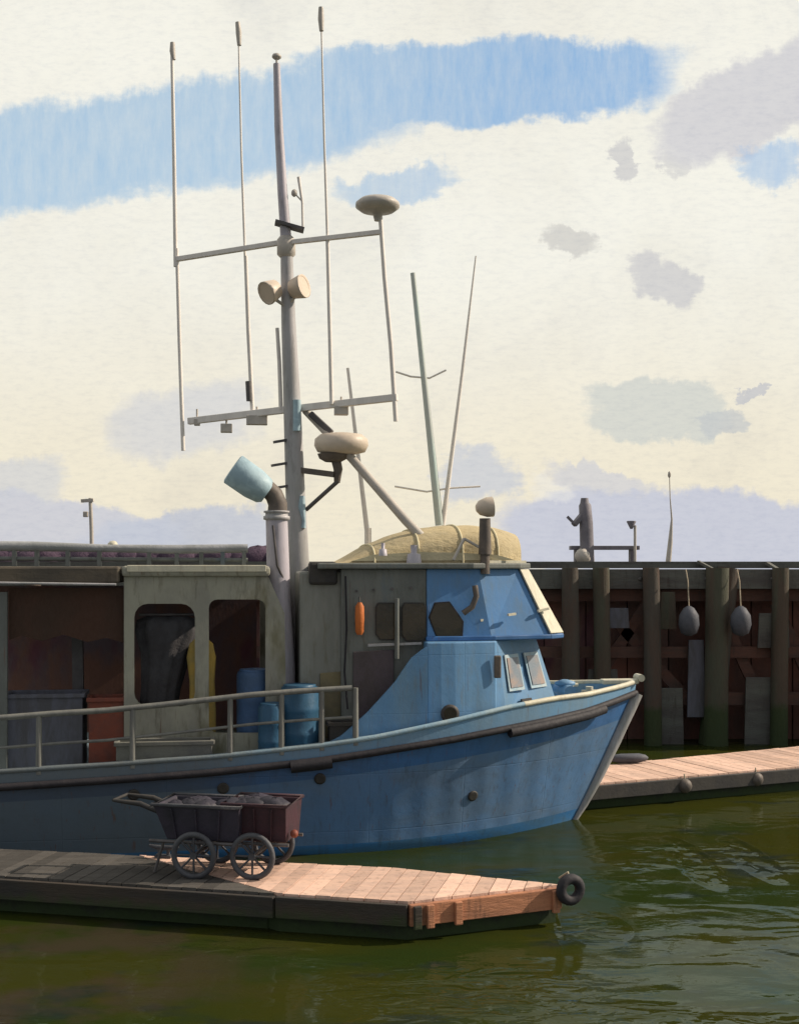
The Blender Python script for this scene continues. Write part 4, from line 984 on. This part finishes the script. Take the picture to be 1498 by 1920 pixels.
def hang_buoy(px_, py_, label):
    p = W(px_, py_, WY-.7); t_ = thing('hanging_buoy', label, 'buoy', p, 0, 'buoys hung under the wharf')
    m_ = MB(); m_.tube([(0, 0, -.36), (0, 0, -.3), (0, 0, -.1), (0, 0, .12), (0, 0, .28), (0, 0, .33)], [.06, .18, .24, .22, .12, .04], 14); m_.build('buoy_body', 'float_pale', t_)
    m_ = MB(); m_.tube([(0, 0, .3), (0, .1, .9), (0, .3, EYE-p.z-.1)], .015, 6); m_.build('line', 'rope_pale', t_)
hang_buoy(1291, 1163, 'pale grey buoy hung under the wharf, left of the thick leaning pile')
hang_buoy(1388, 1163, 'pale grey buoy hung under the wharf, right of the thick leaning pile')
# planks lying over the wharf edge
for (x0, y0, x1, y1, lab) in ((1308, 1053, 1352, 1076, 'short pale plank slanting over the wharf edge, the left one'), (1438, 1056, 1470, 1076, 'short pale plank slanting over the wharf edge by the right border')):
    p0, p1 = W(x0, y0, WY-.05), W(x1, y1, WY-.30); t_ = MB(); c_ = (p0+p1)/2
    t_.beam(p0-c_, p1-c_, .22, .06); o_ = t_.build('plank', 'timber_grey'); o_.location = c_; tag(o_, lab, 'plank', 'loose planks on the wharf edge')
# things standing on the wharf against the sky
Yw = WY+1.2
def base(px_): return (wx(px_, Yw), Yw, WZ-.005)
sc = Yw/FPX
t_ = thing('mooring_post', 'thick dark post with a short slanted arm standing on the wharf', 'post', base(1100))
m_ = MB(); m_.tube([(0, 0, 0), (0, 0, .35), (-.02, 0, 1.0), (-.05, 0, 1.45), (-.06, 0, 1.5), (-.06, 0, 1.62)], [.19, .17, .165, .15, .11, .09], 14); m_.build('post_body', 'post_grey', t_)
m_ = MB(); m_.beam((-.08, 0, 1.25), (-.34, -.1, .95), .16, .12); m_.build('arm', 'post_grey', t_, .02); m_ = MB(); m_.beam((-.32, -.10, .98), (-.50, -.12, 1.16), .06, .06); m_.build('arm_tip', 'post_grey', t_)
m_ = MB(); m_.blob((-.12, -.1, .18), .2, wob=.1); m_.build('base_float', 'lamp_grey', t_)
t_ = thing('bench', 'low pale plank bench beside the thick dark post on the wharf', 'bench', base(1140))
m_ = MB(); m_.box((-.05, .3, .40), (1.7, .35, .10)); m_.build('seat', 'post_grey', t_, .01)
for x_ in (-.75, .62):
    m_ = MB(); m_.box((x_, .3, .175), (.08, .3, .345)); m_.build('leg', 'post_grey', t_)
t_ = thing('lamp_post', 'short thin post with a small dark triangular head, right of the bench', 'lamp post', base(1190))
m_ = MB(); m_.tube([(0, 0, 0), (0, 0, .95)], .035, 8); m_.build('pole', 'lamp_grey', t_); m_ = MB(); m_.lathe((-.09, 0, .88), [(.03, -.02), (.12, .16), (.10, .18)], 14); m_.build('lamp_head', 'post_grey', t_)
t_ = thing('flag_pole', 'tall thin bending pole on the wharf, farthest right against the clouds', 'pole', base(1252))
m_ = MB(); m_.tube([(0, 0, 0), (.05, 0, .5), (.09, 0, 1.1), (.05, 0, 1.6), (.03, 0, 2.25)], [.07, .06, .025, .014, .01], 8); m_.build('pole', 'lamp_grey', t_); m_ = MB(); m_.blob((.03, 0, 2.2), .04, sq=(1, 1, 2)); m_.build('pole_tip', 'lamp_grey', t_)
t_ = thing('lamp_post', 'grey lamp post with a short crosshead, seen above the boat roof at left', 'lamp post', base(170))
m_ = MB(); m_.tube([(.04, 0, 0), (.03, 0, .8), (0, 0, 1.62)], [.05, .05, .045], 8); m_.build('pole', 'lamp_grey', t_)
m_ = MB(); m_.beam((-.22, 0, 1.55), (.08, 0, 1.57), .10, .08); m_.build('crosshead', 'lamp_grey', t_); m_ = MB(); m_.box((-.1, -.05, 1.22), (.12, .1, .14)); m_.build('junction_box', 'lamp_grey', t_, .02)
# long purple net row on the wharf behind the aft roof
t_ = thing('net_row', 'long low row of purple netting heaped on the wharf behind the boat roof', 'net', (wx(150, Yw), Yw, WZ-.005))
m_ = MB()
for i in range(46):
    x_ = wx(-230+i*17, Yw)-wx(150, Yw); m_.blob((x_, random.uniform(-.1, .1), .06), random.uniform(.34, .46), wob=.10, sq=(1.2, 1, .8 if i < 42 else .9))
m_.build('netting', 'net_purple', t_)
